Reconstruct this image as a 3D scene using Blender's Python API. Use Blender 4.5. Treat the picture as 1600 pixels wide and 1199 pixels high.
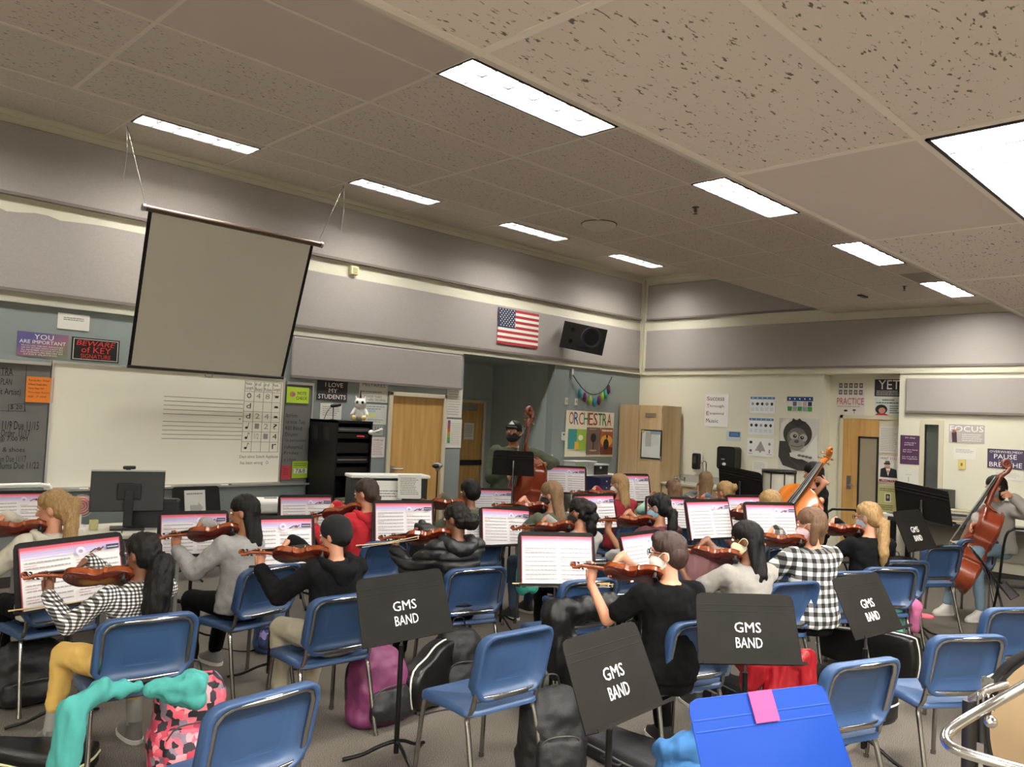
import bpy, bmesh, math, random
from mathutils import Vector, Matrix, noise
SC = bpy.context.scene
COL = SC.collection
PI = math.pi
V = Vector
random.seed(7)
for o in list(bpy.data.objects): bpy.data.objects.remove(o)

# ------------------------------------------------------------ camera, world, exposure
CH = 1.80                                   # camera height above the floor
FPX = 1250.0                                # focal length in pixels of the 1600 wide frame
YAW, PIT, ROL = math.radians(44.9), math.radians(2.50), math.radians(2.62)
_f = V((math.sin(YAW)*math.cos(PIT), math.cos(YAW)*math.cos(PIT), math.sin(PIT)))
_r = V((math.cos(YAW), -math.sin(YAW), 0)); _u = _r.cross(_f)
CR = _r*math.cos(ROL) + _u*math.sin(ROL)
CU = -_r*math.sin(ROL) + _u*math.cos(ROL)
CF = _f
cam_d = bpy.data.cameras.new('camera'); cam = bpy.data.objects.new('camera', cam_d); COL.objects.link(cam)
cam_d.sensor_width = 36; cam_d.lens = 36*FPX/1600; cam_d.clip_start = .05; cam_d.clip_end = 100
cam.matrix_world = Matrix(((CR.x, CU.x, -CF.x, 0), (CR.y, CU.y, -CF.y, 0), (CR.z, CU.z, -CF.z, CH), (0, 0, 0, 1)))
SC.camera = cam
w = bpy.data.worlds.new('room_air'); SC.world = w; w.use_nodes = True
w.node_tree.nodes['Background'].inputs[0].default_value = (.9, .85, .75, 1)
w.node_tree.nodes['Background'].inputs[1].default_value = .02
SC.view_settings.view_transform = 'Standard'; SC.view_settings.look = 'None'
SC.view_settings.exposure = 0.12; SC.view_settings.gamma = 1; SC.view_settings.use_curve_mapping = False
LAMP = 92.0                                  # strength of the fluorescent tubes' light

# ------------------------------------------------------------ pixel to place
def ray(x, y): return CR*((x-800)/FPX) + CU*(-(y-599.5)/FPX) + CF
def on_z(x, y, z): d = ray(x, y); t = (z-CH)/d.z; return V((d.x*t, d.y*t, z))
def on_y(x, y, Y): d = ray(x, y); t = Y/d.y; return V((Y*d.x/d.y, Y, CH+d.z*t))
def on_x(x, y, X): d = ray(x, y); t = X/d.x; return V((X, d.y*t, CH+d.z*t))
def at(x, y, D): d = ray(x, y)*D; return V((d.x, d.y, CH+d.z))
def heading_of(px): d = ray(px, 650); return math.atan2(-d.x, d.y)     # rotz that makes local +Y point along the ray
R = math.radians

# ------------------------------------------------------------ materials
def lin(h):
    if isinstance(h, str):
        h = [int(h[i:i+2], 16)/255 for i in (0, 2, 4)]
    return tuple((c/12.92 if c <= .04045 else ((c+.055)/1.055)**2.4) for c in h)
MATS = {}
def mat(name, hexc, rough=.6, metal=0, bump=0, bscale=60, var=0, vscale=8, emit=0, spec=None, coat=0, trans=0, stretch=None):
    if name in MATS: return MATS[name]
    m = bpy.data.materials.new(name); m.use_nodes = True; nt = m.node_tree; n = nt.nodes; b = n['Principled BSDF']
    c = lin(hexc)
    b.inputs['Base Color'].default_value = (*c, 1); b.inputs['Roughness'].default_value = rough; b.inputs['Metallic'].default_value = metal
    if spec is not None: b.inputs['Specular IOR Level'].default_value = spec
    if coat: b.inputs['Coat Weight'].default_value = coat; b.inputs['Coat Roughness'].default_value = .08
    if trans: b.inputs['Transmission Weight'].default_value = trans
    if emit: b.inputs['Emission Color'].default_value = (*c, 1); b.inputs['Emission Strength'].default_value = emit
    if bump or var:
        tc = n.new('ShaderNodeTexCoord'); src = tc.outputs['Object']
        if stretch:
            mp = n.new('ShaderNodeMapping'); mp.inputs['Scale'].default_value = stretch
            nt.links.new(src, mp.inputs[0]); src = mp.outputs[0]
        if var:
            t = n.new('ShaderNodeTexNoise'); t.inputs['Scale'].default_value = vscale; t.inputs['Detail'].default_value = 4
            nt.links.new(src, t.inputs['Vector'])
            r = n.new('ShaderNodeMapRange'); r.inputs[1].default_value = .3; r.inputs[2].default_value = .7
            r.inputs[3].default_value = 1-var; r.inputs[4].default_value = 1+var
            nt.links.new(t.outputs[0], r.inputs[0])
            mx = n.new('ShaderNodeVectorMath'); mx.operation = 'SCALE'; mx.inputs[0].default_value = c
            nt.links.new(r.outputs[0], mx.inputs['Scale']); nt.links.new(mx.outputs[0], b.inputs['Base Color'])
        if bump:
            t2 = n.new('ShaderNodeTexNoise'); t2.inputs['Scale'].default_value = bscale; t2.inputs['Detail'].default_value = 3
            nt.links.new(src, t2.inputs['Vector'])
            bp = n.new('ShaderNodeBump'); bp.inputs['Strength'].default_value = bump; bp.inputs['Distance'].default_value = .01
            nt.links.new(t2.outputs[0], bp.inputs['Height']); nt.links.new(bp.outputs[0], b.inputs['Normal'])
    MATS[name] = m
    return m
def flat(hexc, rough=.7):                    # a printed or painted colour
    return mat('ink_'+hexc, hexc, rough)
def speckle(name, c1, c2, scale, lo, hi, rough=.9, bump=0, stretch=(1, 1, 1), c3=None):
    m = bpy.data.materials.new(name); m.use_nodes = True; nt = m.node_tree; n = nt.nodes; b = n['Principled BSDF']
    b.inputs['Roughness'].default_value = rough; b.inputs['Specular IOR Level'].default_value = .2
    tc = n.new('ShaderNodeTexCoord'); mp = n.new('ShaderNodeMapping'); mp.inputs['Scale'].default_value = stretch
    nt.links.new(tc.outputs['Object'], mp.inputs[0])
    t = n.new('ShaderNodeTexNoise'); t.inputs['Scale'].default_value = scale; t.inputs['Detail'].default_value = 2
    nt.links.new(mp.outputs[0], t.inputs['Vector'])
    r = n.new('ShaderNodeValToRGB'); r.color_ramp.elements[0].position = lo; r.color_ramp.elements[1].position = hi
    r.color_ramp.elements[0].color = (*lin(c1), 1); r.color_ramp.elements[1].color = (*lin(c2), 1)
    if c3:
        e = r.color_ramp.elements.new(min(.99, hi+(hi-lo)*.8)); e.color = (*lin(c3), 1)
    nt.links.new(t.outputs[0], r.inputs[0]); nt.links.new(r.outputs[0], b.inputs['Base Color'])
    if bump:
        bp = n.new('ShaderNodeBump'); bp.inputs['Strength'].default_value = bump; bp.inputs['Distance'].default_value = .01
        nt.links.new(t.outputs[0], bp.inputs['Height']); nt.links.new(bp.outputs[0], b.inputs['Normal'])
    MATS[name] = m
    return m
def checker(name, c1, c2, scale, c3=None, rot=0):     # woven checks: c3 is the half tone where dark and light threads cross
    m = bpy.data.materials.new(name); m.use_nodes = True; nt = m.node_tree; n = nt.nodes; b = n['Principled BSDF']
    b.inputs['Roughness'].default_value = .9
    tc = n.new('ShaderNodeTexCoord'); mp = n.new('ShaderNodeMapping'); mp.inputs['Rotation'].default_value = (0, 0, rot); mp.inputs['Scale'].default_value = (scale,)*3
    nt.links.new(tc.outputs['Object'], mp.inputs[0]); sp = n.new('ShaderNodeSeparateXYZ'); nt.links.new(mp.outputs[0], sp.inputs[0])
    def band(sock):
        a = n.new('ShaderNodeMath'); a.operation = 'FRACT'; nt.links.new(sock, a.inputs[0])
        g = n.new('ShaderNodeMath'); g.operation = 'GREATER_THAN'; g.inputs[1].default_value = .5; nt.links.new(a.outputs[0], g.inputs[0]); return g.outputs[0]
    s = n.new('ShaderNodeMath'); s.operation = 'MULTIPLY_ADD'; nt.links.new(sp.outputs[1], s.inputs[0]); s.inputs[1].default_value = .35; nt.links.new(sp.outputs[0], s.inputs[2])
    a, c = band(s.outputs[0]), band(sp.outputs[2])
    ad = n.new('ShaderNodeMath'); ad.operation = 'ADD'; nt.links.new(a, ad.inputs[0]); nt.links.new(c, ad.inputs[1])
    hf = n.new('ShaderNodeMath'); hf.operation = 'MULTIPLY'; hf.inputs[1].default_value = .5; nt.links.new(ad.outputs[0], hf.inputs[0])
    r = n.new('ShaderNodeValToRGB'); r.color_ramp.interpolation = 'CONSTANT'
    r.color_ramp.elements[0].color = (*lin(c1), 1); r.color_ramp.elements[1].position = .75; r.color_ramp.elements[1].color = (*lin(c2), 1)
    e = r.color_ramp.elements.new(.25); e.color = (*lin(c3 or c2), 1)
    nt.links.new(hf.outputs[0], r.inputs[0]); nt.links.new(r.outputs[0], b.inputs['Base Color'])
    MATS[name] = m
    return m
def woodmat(name, c1, c2, rough=.45, scale=3, stretch=(8, 8, .6), coat=0):
    m = bpy.data.materials.new(name); m.use_nodes = True; nt = m.node_tree; n = nt.nodes; b = n['Principled BSDF']
    b.inputs['Roughness'].default_value = rough
    if coat: b.inputs['Coat Weight'].default_value = coat; b.inputs['Coat Roughness'].default_value = .12
    tc = n.new('ShaderNodeTexCoord'); mp = n.new('ShaderNodeMapping'); mp.inputs['Scale'].default_value = stretch
    nt.links.new(tc.outputs['Object'], mp.inputs[0])
    t = n.new('ShaderNodeTexNoise'); t.inputs['Scale'].default_value = scale; t.inputs['Detail'].default_value = 5; t.inputs['Distortion'].default_value = .4
    nt.links.new(mp.outputs[0], t.inputs['Vector'])
    r = n.new('ShaderNodeValToRGB'); r.color_ramp.elements[0].position = .3; r.color_ramp.elements[1].position = .7
    r.color_ramp.elements[0].color = (*lin(c1), 1); r.color_ramp.elements[1].color = (*lin(c2), 1)
    nt.links.new(t.outputs[0], r.inputs[0]); nt.links.new(r.outputs[0], b.inputs['Base Color'])
    MATS[name] = m
    return m
def voro(name, cols, scale):
    m = bpy.data.materials.new(name); m.use_nodes = True; nt = m.node_tree; n = nt.nodes; b = n['Principled BSDF']; b.inputs['Roughness'].default_value = .8
    tc = n.new('ShaderNodeTexCoord'); t = n.new('ShaderNodeTexVoronoi'); t.inputs['Scale'].default_value = scale; t.distance = 'CHEBYCHEV'
    nt.links.new(tc.outputs['Object'], t.inputs['Vector'])
    sp = n.new('ShaderNodeSeparateColor'); nt.links.new(t.outputs['Color'], sp.inputs[0])
    r = n.new('ShaderNodeValToRGB'); r.color_ramp.interpolation = 'CONSTANT'
    for i, c in enumerate(cols):
        e = r.color_ramp.elements[i] if i < 1 else r.color_ramp.elements.new(i/len(cols))
        e.position = i/len(cols); e.color = (*lin(c), 1)
    nt.links.new(sp.outputs[0], r.inputs[0]); nt.links.new(r.outputs[0], b.inputs['Base Color'])
    MATS[name] = m
    return m

# ------------------------------------------------------------ mesh building
class MB:
    def __init__(s): s.v = []; s.f = []; s.m = []; s.s = []; s.T = Matrix(); s.mi = 0
    def add(s, vs, fs, smooth=False):
        k = len(s.v); s.v += [s.T @ V(p) for p in vs]
        for f in fs: s.f.append([k+i for i in f]); s.m.append(s.mi); s.s.append(smooth)
        return s
    def box(s, c, d, M=None):
        hx, hy, hz = d[0]/2, d[1]/2, d[2]/2
        vs = [V((x, y, z)) for z in (-hz, hz) for x, y in ((-hx, -hy), (hx, -hy), (hx, hy), (-hx, hy))]
        if M: vs = [M @ p for p in vs]
        vs = [p+V(c) for p in vs]
        return s.add(vs, [(3, 2, 1, 0), (4, 5, 6, 7), (0, 1, 5, 4), (1, 2, 6, 5), (2, 3, 7, 6), (3, 0, 4, 7)])
    def b2(s, a, b): return s.box([(a[i]+b[i])/2 for i in range(3)], [abs(a[i]-b[i]) for i in range(3)])
    def rings(s, rings, cap=True, closed=False, smooth=True):
        n = len(rings[0]); vs = [p for r in rings for p in r]; fs = []
        L = len(rings)
        for i in range(L if closed else L-1):
            a = i*n; b = ((i+1) % L)*n
            for j in range(n): k = (j+1) % n; fs.append((a+j, a+k, b+k, b+j))
        s.add(vs, fs, smooth)
        if cap and not closed:
            s.add(rings[0], [tuple(range(n-1, -1, -1))], False); s.add(rings[-1], [tuple(range(n))], False)
        return s
    def tube(s, pts, r, n=8, closed=False, flat=1.0, up=None, cap=True):
        pts = [V(p) for p in pts]; L = len(pts); rs = r if isinstance(r, (list, tuple)) else [r]*L
        out = []; u = V(up) if up else None
        for i, p in enumerate(pts):
            if closed: t = pts[(i+1) % L]-pts[i-1]
            else: t = pts[min(i+1, L-1)]-pts[max(i-1, 0)]
            if t.length < 1e-9: t = V((0, 0, 1))
            t.normalize()
            if u is None: u = V((0, 0, 1)) if abs(t.z) < .9 else V((1, 0, 0))
            a = t.cross(u)
            if a.length < 1e-4: a = t.cross(V((0, 1, .3)))
            a.normalize(); b = a.cross(t).normalized()
            if not up: u = b
            out.append([p+a*(math.cos(2*PI*j/n)*rs[i])+b*(math.sin(2*PI*j/n)*rs[i]*flat) for j in range(n)])
        return s.rings(out, cap, closed)
    def capsule(s, a, b, ra, rb=None, n=12):          # closed, rounded ends
        a = V(a); b = V(b); rb = ra if rb is None else rb
        t = (b-a)
        t = t.normalized() if t.length > 1e-6 else V((0, 0, 1))
        pts = []; rs = []
        for k in range(4): th = PI/2*(1-k/4); pts.append(a-t*ra*math.sin(th)); rs.append(max(ra*math.cos(th), ra*.08))
        pts.append(a); rs.append(ra); pts.append(b); rs.append(rb)
        for k in range(1, 5): th = PI/2*k/4; pts.append(b+t*rb*math.sin(th)); rs.append(max(rb*math.cos(th), rb*.08))
        return s.tube(pts, rs, n)
    def ell(s, c, r, M=None, nu=16, nv=10, e=1.0):
        c = V(c); out = []
        def sp(x): return math.copysign(abs(x)**e, x)
        for i in range(nv+1):
            th = -PI/2+PI*i/nv; th = max(-PI/2+.04, min(PI/2-.04, th)); rr = []
            for j in range(nu):
                ph = 2*PI*j/nu
                p = V((r[0]*sp(math.cos(th))*sp(math.cos(ph)), r[1]*sp(math.cos(th))*sp(math.sin(ph)), r[2]*sp(math.sin(th))))
                if M: p = M @ p
                rr.append(c+p)
            out.append(rr)
        return s.rings(out)
    def loft(s, secs, n=20, e=1.0):                    # secs: (centre, rx, ry[, tilt matrix])
        out = []
        def sp(x): return math.copysign(abs(x)**e, x)
        for sec in secs:
            c = V(sec[0]); M = sec[3] if len(sec) > 3 else None; rr = []
            for j in range(n):
                ph = 2*PI*j/n; p = V((sec[1]*sp(math.cos(ph)), sec[2]*sp(math.sin(ph)), 0))
                if M: p = M @ p
                rr.append(c+p)
            out.append(rr)
        return s.rings(out)
    def lathe(s, prof, c=(0, 0, 0), n=20, M=None):
        c = V(c); out = []
        for r, z in prof:
            rr = []
            for j in range(n):
                p = V((max(r, 1e-4)*math.cos(2*PI*j/n), max(r, 1e-4)*math.sin(2*PI*j/n), z))
                if M: p = M @ p
                rr.append(c+p)
            out.append(rr)
        return s.rings(out)
    def prism(s, o, z0, z1, smooth=False):
        n = len(o); vs = [V((x, y, z0)) for x, y in o]+[V((x, y, z1)) for x, y in o]
        s.add(vs, [(j, (j+1) % n, n+(j+1) % n, n+j) for j in range(n)], smooth)
        return s.add(vs, [tuple(range(n-1, -1, -1)), tuple(range(n, 2*n))], False)
    def poly(s, pts): return s.add(pts, [tuple(range(len(pts)))])
    def build(s, name, mats, parent=None, bevel=0, seg=2, loc=None, rot=None, solid=0):
        me = bpy.data.meshes.new(name); me.from_pydata([tuple(p) for p in s.v], [], s.f)
        mats = mats if isinstance(mats, (list, tuple)) else [mats]
        for m in mats: me.materials.append(m)
        me.polygons.foreach_set('material_index', s.m); me.polygons.foreach_set('use_smooth', s.s); me.update()
        o = bpy.data.objects.new(name, me); COL.objects.link(o)
        if parent: o.parent = parent
        if loc is not None: o.location = loc
        if rot is not None: o.rotation_euler = rot
        if solid: md = o.modifiers.new('solid', 'SOLIDIFY'); md.thickness = solid; md.offset = 0
        if bevel:
            md = o.modifiers.new('bevel', 'BEVEL'); md.width = bevel; md.segments = seg; md.limit_method = 'ANGLE'; md.angle_limit = R(40)
        return o
def rrect(w, h, r, n=5, cx=0, cy=0):
    o = []
    for k, (sx, sy) in enumerate(((1, 1), (-1, 1), (-1, -1), (1, -1))):
        for j in range(n+1):
            a = PI/2*k+PI/2*j/n; o.append((cx+sx*(w/2-r)+r*math.cos(a), cy+sy*(h/2-r)+r*math.sin(a)))
    return o
def smooth_path(pts, k=6):                             # Catmull-Rom
    P = [V(p) for p in pts]; P = [P[0]*2-P[1]]+P+[P[-1]*2-P[-2]]; out = []
    for i in range(1, len(P)-2):
        for j in range(k):
            t = j/k; a, b, c, d = P[i-1:i+3]
            out.append(.5*((2*b)+(c-a)*t+(2*a-5*b+4*c-d)*t*t+(3*b-a-3*c+d)*t*t*t))
    return out+[P[-2]]
def tag(o, label=None, cat=None, group=None, kind=None):
    if label: o['label'] = label
    if cat: o['category'] = cat
    if group: o['group'] = group
    if kind: o['kind'] = kind
    return o
def thing(name, label, cat, loc=(0, 0, 0), rz=0, group=None, scale=1):
    o = bpy.data.objects.new(name, None); COL.objects.link(o); o.empty_display_size = .1
    o.location = loc; o.rotation_euler = (0, 0, rz); o.scale = (scale,)*3
    return tag(o, label, cat, group)
def struct(o): o['kind'] = 'structure'; return o
def copy_tree(o, parent=None, top=True):
    c = o.copy(); COL.objects.link(c)
    if parent: c.parent = parent
    for ch in list(o.children): copy_tree(ch, c, False)
    return c

# ------------------------------------------------------------ printed sheets
_tc = {}
def text_mesh(t):
    if t in _tc: return _tc[t]
    cu = bpy.data.curves.new('t', 'FONT'); cu.body = t; cu.size = 1; cu.resolution_u = 2; cu.align_x = 'LEFT'
    ob = bpy.data.objects.new('t', cu); COL.objects.link(ob)
    dg = bpy.context.evaluated_depsgraph_get(); me = bpy.data.meshes.new_from_object(ob.evaluated_get(dg))
    vs = [tuple(v.co) for v in me.vertices]; fs = [tuple(p.vertices) for p in me.polygons]
    bpy.data.objects.remove(ob); bpy.data.curves.remove(cu); bpy.data.meshes.remove(me)
    x0 = min(v[0] for v in vs); x1 = max(v[0] for v in vs); y0 = min(v[1] for v in vs); y1 = max(v[1] for v in vs)
    _tc[t] = (vs, fs, x0, x1, y0, y1); return _tc[t]
class Sheet:
    """flat printed thing; local x right, z up, faces -y; origin at its centre"""
    def __init__(s, w, h, col='f0efe8', th=.004, rough=.7):
        s.w = w; s.h = h; s.mb = MB(); s.mats = []; s.k = 0; s.th = th
        s.use(col, rough); s.mb.box((0, th/2, 0), (w, th, h)); s.d = 0
    def use(s, col, rough=.7):
        m = col if not isinstance(col, str) else flat(col, rough)
        if m not in s.mats: s.mats.append(m)
        s.mb.mi = s.mats.index(m)
    def lay(s): s.d += .0007; return -s.d
    def rect(s, u0, v0, u1, v1, col):        # fractions of the sheet, origin bottom left
        s.use(col); y = s.lay(); X = lambda u: (u-.5)*s.w; Z = lambda v: (v-.5)*s.h
        s.mb.poly([(X(u0), y, Z(v0)), (X(u1), y, Z(v0)), (X(u1), y, Z(v1)), (X(u0), y, Z(v1))]); return s
    def poly(s, pts, col):
        s.use(col); y = s.lay(); s.mb.poly([((u-.5)*s.w, y, (v-.5)*s.h) for u, v in pts]); return s
    def disc(s, u, v, ru, rv, col, n=18, a0=0, a1=2*PI):
        return s.poly([(u+ru*math.cos(a0+(a1-a0)*k/n), v+rv*math.sin(a0+(a1-a0)*k/n)) for k in range(n)], col)
    def text(s, t, u0, v0, u1, v1, col, slant=0):
        vs, fs, x0, x1, y0, y1 = text_mesh(t); s.use(col); y = s.lay()
        def P(p):
            a = (p[0]-x0)/(x1-x0); b = (p[1]-y0)/(y1-y0)
            return ((u0+(u1-u0)*a-.5)*s.w+slant*b*(v1-v0)*s.h, y, (v0+(v1-v0)*b-.5)*s.h)
        s.mb.add([P(p) for p in vs], fs); return s
    def lines(s, u0, v0, u1, v1, n, col, frac=.35, rag=.25):   # rows of writing too small to read
        s.use(col); y = s.lay(); dv = (v1-v0)/n
        for i in range(n):
            vv = v1-dv*(i+.5); a = u0; e = u1-random.random()*rag*(u1-u0)
            while a < e:
                b = min(e, a+random.uniform(.05, .16)*(u1-u0)); z0 = (vv-dv*frac/2-.5)*s.h; z1 = (vv+dv*frac/2-.5)*s.h
                s.mb.poly([((a-.5)*s.w, y, z0), ((b-.5)*s.w, y, z0), ((b-.5)*s.w, y, z1), ((a-.5)*s.w, y, z1)]); a = b+.02*(u1-u0)
        return s
    def stroke(s, pts, r, col):
        s.use(col); y = s.lay(); P = [V((( u-.5)*s.w, y, (v-.5)*s.h)) for u, v in pts]
        for a, b in zip(P, P[1:]):
            t = (b-a)
            if t.length < 1e-6: continue
            t.normalize(); q = V((-t.z, 0, t.x))*r; e = t*r*.6
            s.mb.poly([a-q-e, b-q+e, b+q+e, a+q-e])
        return s
    def build(s, name, parent=None, **k): return s.mb.build(name, s.mats, parent, **k)
WA, WB = 8.65, 11.9                         # wall with the whiteboard (y), wall with the far door (x)
def on_wall(side, a, b, off=0.0):           # a: top left pixel, b: bottom right pixel -> centre, width, height, rotation
    if side == 'A':
        Y = WA-off; p, q = on_y(*a, Y), on_y(*b, Y); c = (p+q)/2; return V((c.x, Y, c.z)), abs(q.x-p.x), abs(p.z-q.z), 0
    X = WB-off; p, q = on_x(*a, X), on_x(*b, X); c = (p+q)/2; return V((X, c.y, c.z)), abs(q.y-p.y), abs(p.z-q.z), -PI/2
def poster(side, a, b, col, name='poster', label='', cat='poster', off=.006, group=None, tilt=0):
    c, w_, h_, rz = on_wall(side, a, b, off); s = Sheet(w_, h_, col)
    s.meta = (name, c, rz, label, cat, group, tilt); return s
def put(s, **k):
    name, c, rz, label, cat, group, tilt = s.meta
    return tag(s.build(name, loc=c, rot=(0, tilt, rz)), label, cat, group)
# ------------------------------------------------------------ the room
XL, YN = -3.2, -4.2
CZ = (4.47, 3.61, 2.695)                    # the stepped ceiling: by the walls, middle, near
Y1, Y2 = 5.12, 1.45
cream = mat('cream_paint', 'ddd9c6', .75, bump=.05, bscale=200)
greyblue = mat('grey_blue_paint', '8b9493', .7, bump=.05, bscale=200)
beige = mat('beige_trim', 'd9d4be', .6)
fabric = mat('mauve_fabric', 'a8a19d', .95, bump=.25, bscale=350, var=.05, vscale=90)
darkwall = mat('dark_grey_paint', 'a2aba8', .75)
carpet = speckle('speckled_carpet', '2b2622', '7d756c', 230, .36, .62, .95, .5, c3='a0968a')
tile_m = speckle('fissured_ceiling_tile', '6c6258', 'cdc3b7', 34, .30, .37, .95, .12, (1, 2.6, 1))
smooth_tile = mat('smooth_ceiling_tile', 'c6bab0', .95)
tbar = mat('ceiling_grid_metal', 'd8cfc2', .6)
f = MB().b2((XL-.2, YN-.2, -.1), (WB+1.6, WA+1.8, 0)).build('floor', carpet); struct(f)
# wall A has an alcove x 7.61..9.58, z < 2.70, back at y 10.09
AX0, AX1, AZ, AY = 7.63, 9.58, 2.70, 10.09
m = MB(); m.b2((XL, WA, 2.72), (WB+.2, WA+.15, 4.6)); o = struct(m.build('wall_back', cream))
m = MB(); m.b2((XL, WA, 0), (AX0, WA+.15, 2.72)); m.b2((AX1, WA, 0), (WB+.2, WA+.15, 2.72)); m.b2((AX0, WA, AZ), (AX1, WA+.15, 2.72))
struct(m.build('wall_back_lower', greyblue))
m = MB(); m.b2((AX0-.15, AY, 0), (AX1+.15, AY+.1, 2.9)); m.b2((AX1, WA+.15, 0), (AX1+.12, AY, 2.9)); m.b2((AX0-.12, WA+.15, 0), (AX0, AY, 2.9)); m.b2((AX0-.1, WA+.15, AZ), (AX1+.1, AY, AZ+.1))
struct(m.build('wall_alcove', darkwall))
# wall B with a recess y 4.15..5.25 z < 2.69 and a slit window
RY0, RY1, RX = 4.15, 5.25, 12.16
WY0, WY1, WZ0, WZ1 = 3.62, 3.80, .95, 1.98
m = MB(); m.b2((WB, YN, 2.72), (WB+.5, WA+.15, 4.6)); m.b2((WB, RY1, 0), (WB+.5, WA+.15, 2.72))
m.b2((WB, RY0, 2.69), (WB+.5, RY1, 2.72)); m.b2((WB, WY1, 0), (WB+.12, RY0, 2.72)); m.b2((WB, YN, 0), (WB+.12, WY0, 2.72))
m.b2((WB, WY0, 0), (WB+.12, WY1, WZ0)); m.b2((WB, WY0, WZ1), (WB+.12, WY1, 2.72)); m.b2((WB+.12, RY0-.1, 0), (WB+.5, RY0, 2.72))
m.b2((RX, RY0, 2.06), (RX+.1, RY1, 2.69))
m.b2((RX, RY0-.05, 0), (RX+.1, RY0+.0, 2.69)); m.b2((RX, on_x(1318, 700, RX).y+.05, 0), (RX+.1, RY1, 2.06))
struct(m.build('wall_right', cream))
m = MB(); m.b2((WB+.9, WY0-.8, 0), (WB+1.0, WY1+.8, 2.7)); struct(m.build('wall_beyond_window', darkwall))
struct(MB().b2((XL-.15, YN, 0), (XL, WA, 4.6)).build('wall_left', cream))
struct(MB().b2((XL, YN-.15, 0), (WB, YN, 4.6)).build('wall_near', cream))
# ceilings
FIX = [(x, 7.705, 0, .29) for x in (2.66, 5.10, 7.54, 9.98, .22, -2.22)] + [(x, 3.0, 1, .29) for x in (2.60, 5.06, 7.52, 9.95, -2.32)] + [(x, .225, 2, .6) for x in (2.52, 5.0, .08, -2.36)] + [(x, -2.2, 2, .6) for x in (-2.36, 2.52)]
def ceil(name, x0, x1, y0, y1, z, xg, yg):
    lv = CZ.index(z); F = [f for f in FIX if f[2] == lv]; m = MB()
    ys = sorted({y0, y1} | {f[1] for f in F} | {f[1]+f[3] for f in F})
    for a, b in zip(ys, ys[1:]):
        xs = [x0]
        for f in sorted(F):
            if f[1] < (a+b)/2 < f[1]+f[3]: xs += [f[0], f[0]+1.2]
        xs.append(x1)
        for k in range(0, len(xs), 2): m.b2((xs[k], a, z), (xs[k+1], b, z+.02))
    struct(m.build(name, tile_m))
    g = MB(); x = xg
    while x > x0: x -= 1.22
    x += 1.22
    while x < x1: g.box((x, (y0+y1)/2, z-.001), (.024, y1-y0, .006)); x += 1.22
    y = yg
    while y > y0: y -= .61
    y += .61
    while y < y1: g.box(((x0+x1)/2, y, z-.0015), (x1-x0, .024, .006)); y += .61
    struct(g.build('trim_ceiling_grid', tbar))
ceil('ceiling_high', XL, WB, Y1, WA, CZ[0], 2.64, 8.0)
ceil('ceiling_middle', XL, WB, Y2, Y1+.01, CZ[1], 2.60, 3.29)
ceil('ceiling_low', XL, WB, YN, Y2+.01, CZ[2], 2.50, .834)
m = MB(); m.b2((XL, Y1-.005, CZ[1]), (WB, Y1+.03, CZ[0]+.04)); m.b2((XL, Y2-.005, CZ[2]), (WB, Y2+.03, CZ[1]+.04)); struct(m.build('trim_ceiling_step', mat('step_paint', 'bdb5a6', .8)))
m = MB(); m.b2((XL, WA-.03, CZ[0]-.05), (WB, WA, CZ[0])); m.b2((WB-.03, Y1, CZ[0]-.05), (WB, WA, CZ[0])); struct(m.build('trim_ceiling_edge', beige))
# plain replacement tiles: (pixel on tile, ceiling)
def plain(px, py, k, m_=None):
    p = on_z(px, py, CZ[k]); x0, y0 = ((2.64, 8.0), (2.60, 3.29), (2.50, .834))[k]
    i = math.floor((p.x-x0)/1.22); j = math.floor((p.y-y0)/.61)
    struct(MB().b2((x0+i*1.22+.012, y0+j*.61+.012, CZ[k]-.003), (x0+i*1.22+1.208, y0+j*.61+.598, CZ[k]-.0005)).build('ceiling_plain_tile', m_ or smooth_tile))
plain(1350, 300, 2); plain(400, 70, 1); plain(600, 60, 1)
dk = mat('dark_vent_mesh', '9c968c', .9)
struct(MB().b2((.16, 3.0, CZ[1]-.003), (1.36, 3.29, CZ[1]-.0005)).build('ceiling_dark_tile', dk)); plain(1415, 450, 1); plain(250, 15, 1)
p = on_z(1440, 434, CZ[1]); struct(MB().box((p.x, p.y, CZ[1]-.002), (.6, .28, .004)).build('ceiling_dark_tile', dk))
# trims on the walls
m = MB(); m.b2((XL, WA-.03, 2.68), (AX0-.05, WA, 2.79)); m.b2((AX0-.05, WA-.03, 2.70), (WB, WA, 2.79)); struct(m.build('trim_back_ledge', mat('ledge_paint', 'c4c2b2', .7)))
m = MB(); m.b2((WB-.03, YN, 2.69), (WB, WA, 2.79)); struct(m.build('trim_right_ledge', beige))
m = MB(); m.b2((WB-.06, WA-.06, 2.72), (WB, WA, CZ[0])); struct(m.build('trim_corner_post', beige))
m = MB(); m.b2((AX1-.005, WA-.012, 0), (AX1+.03, WA, 1.25)); struct(m.build('trim_corner_guard', beige))
for a, b in (((XL, WA-.015, 0), (AX0, WA, .1)), ((AX1, WA-.015, 0), (WB, WA, .1)), ((WB-.015, RY1, 0), (WB, WA, .1)), ((WB-.015, YN, 0), (WB, RY0, .1))):
    struct(MB().b2(a, b).build('baseboard_wall', mat('dark_baseboard', '3a3532', .6)))
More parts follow.
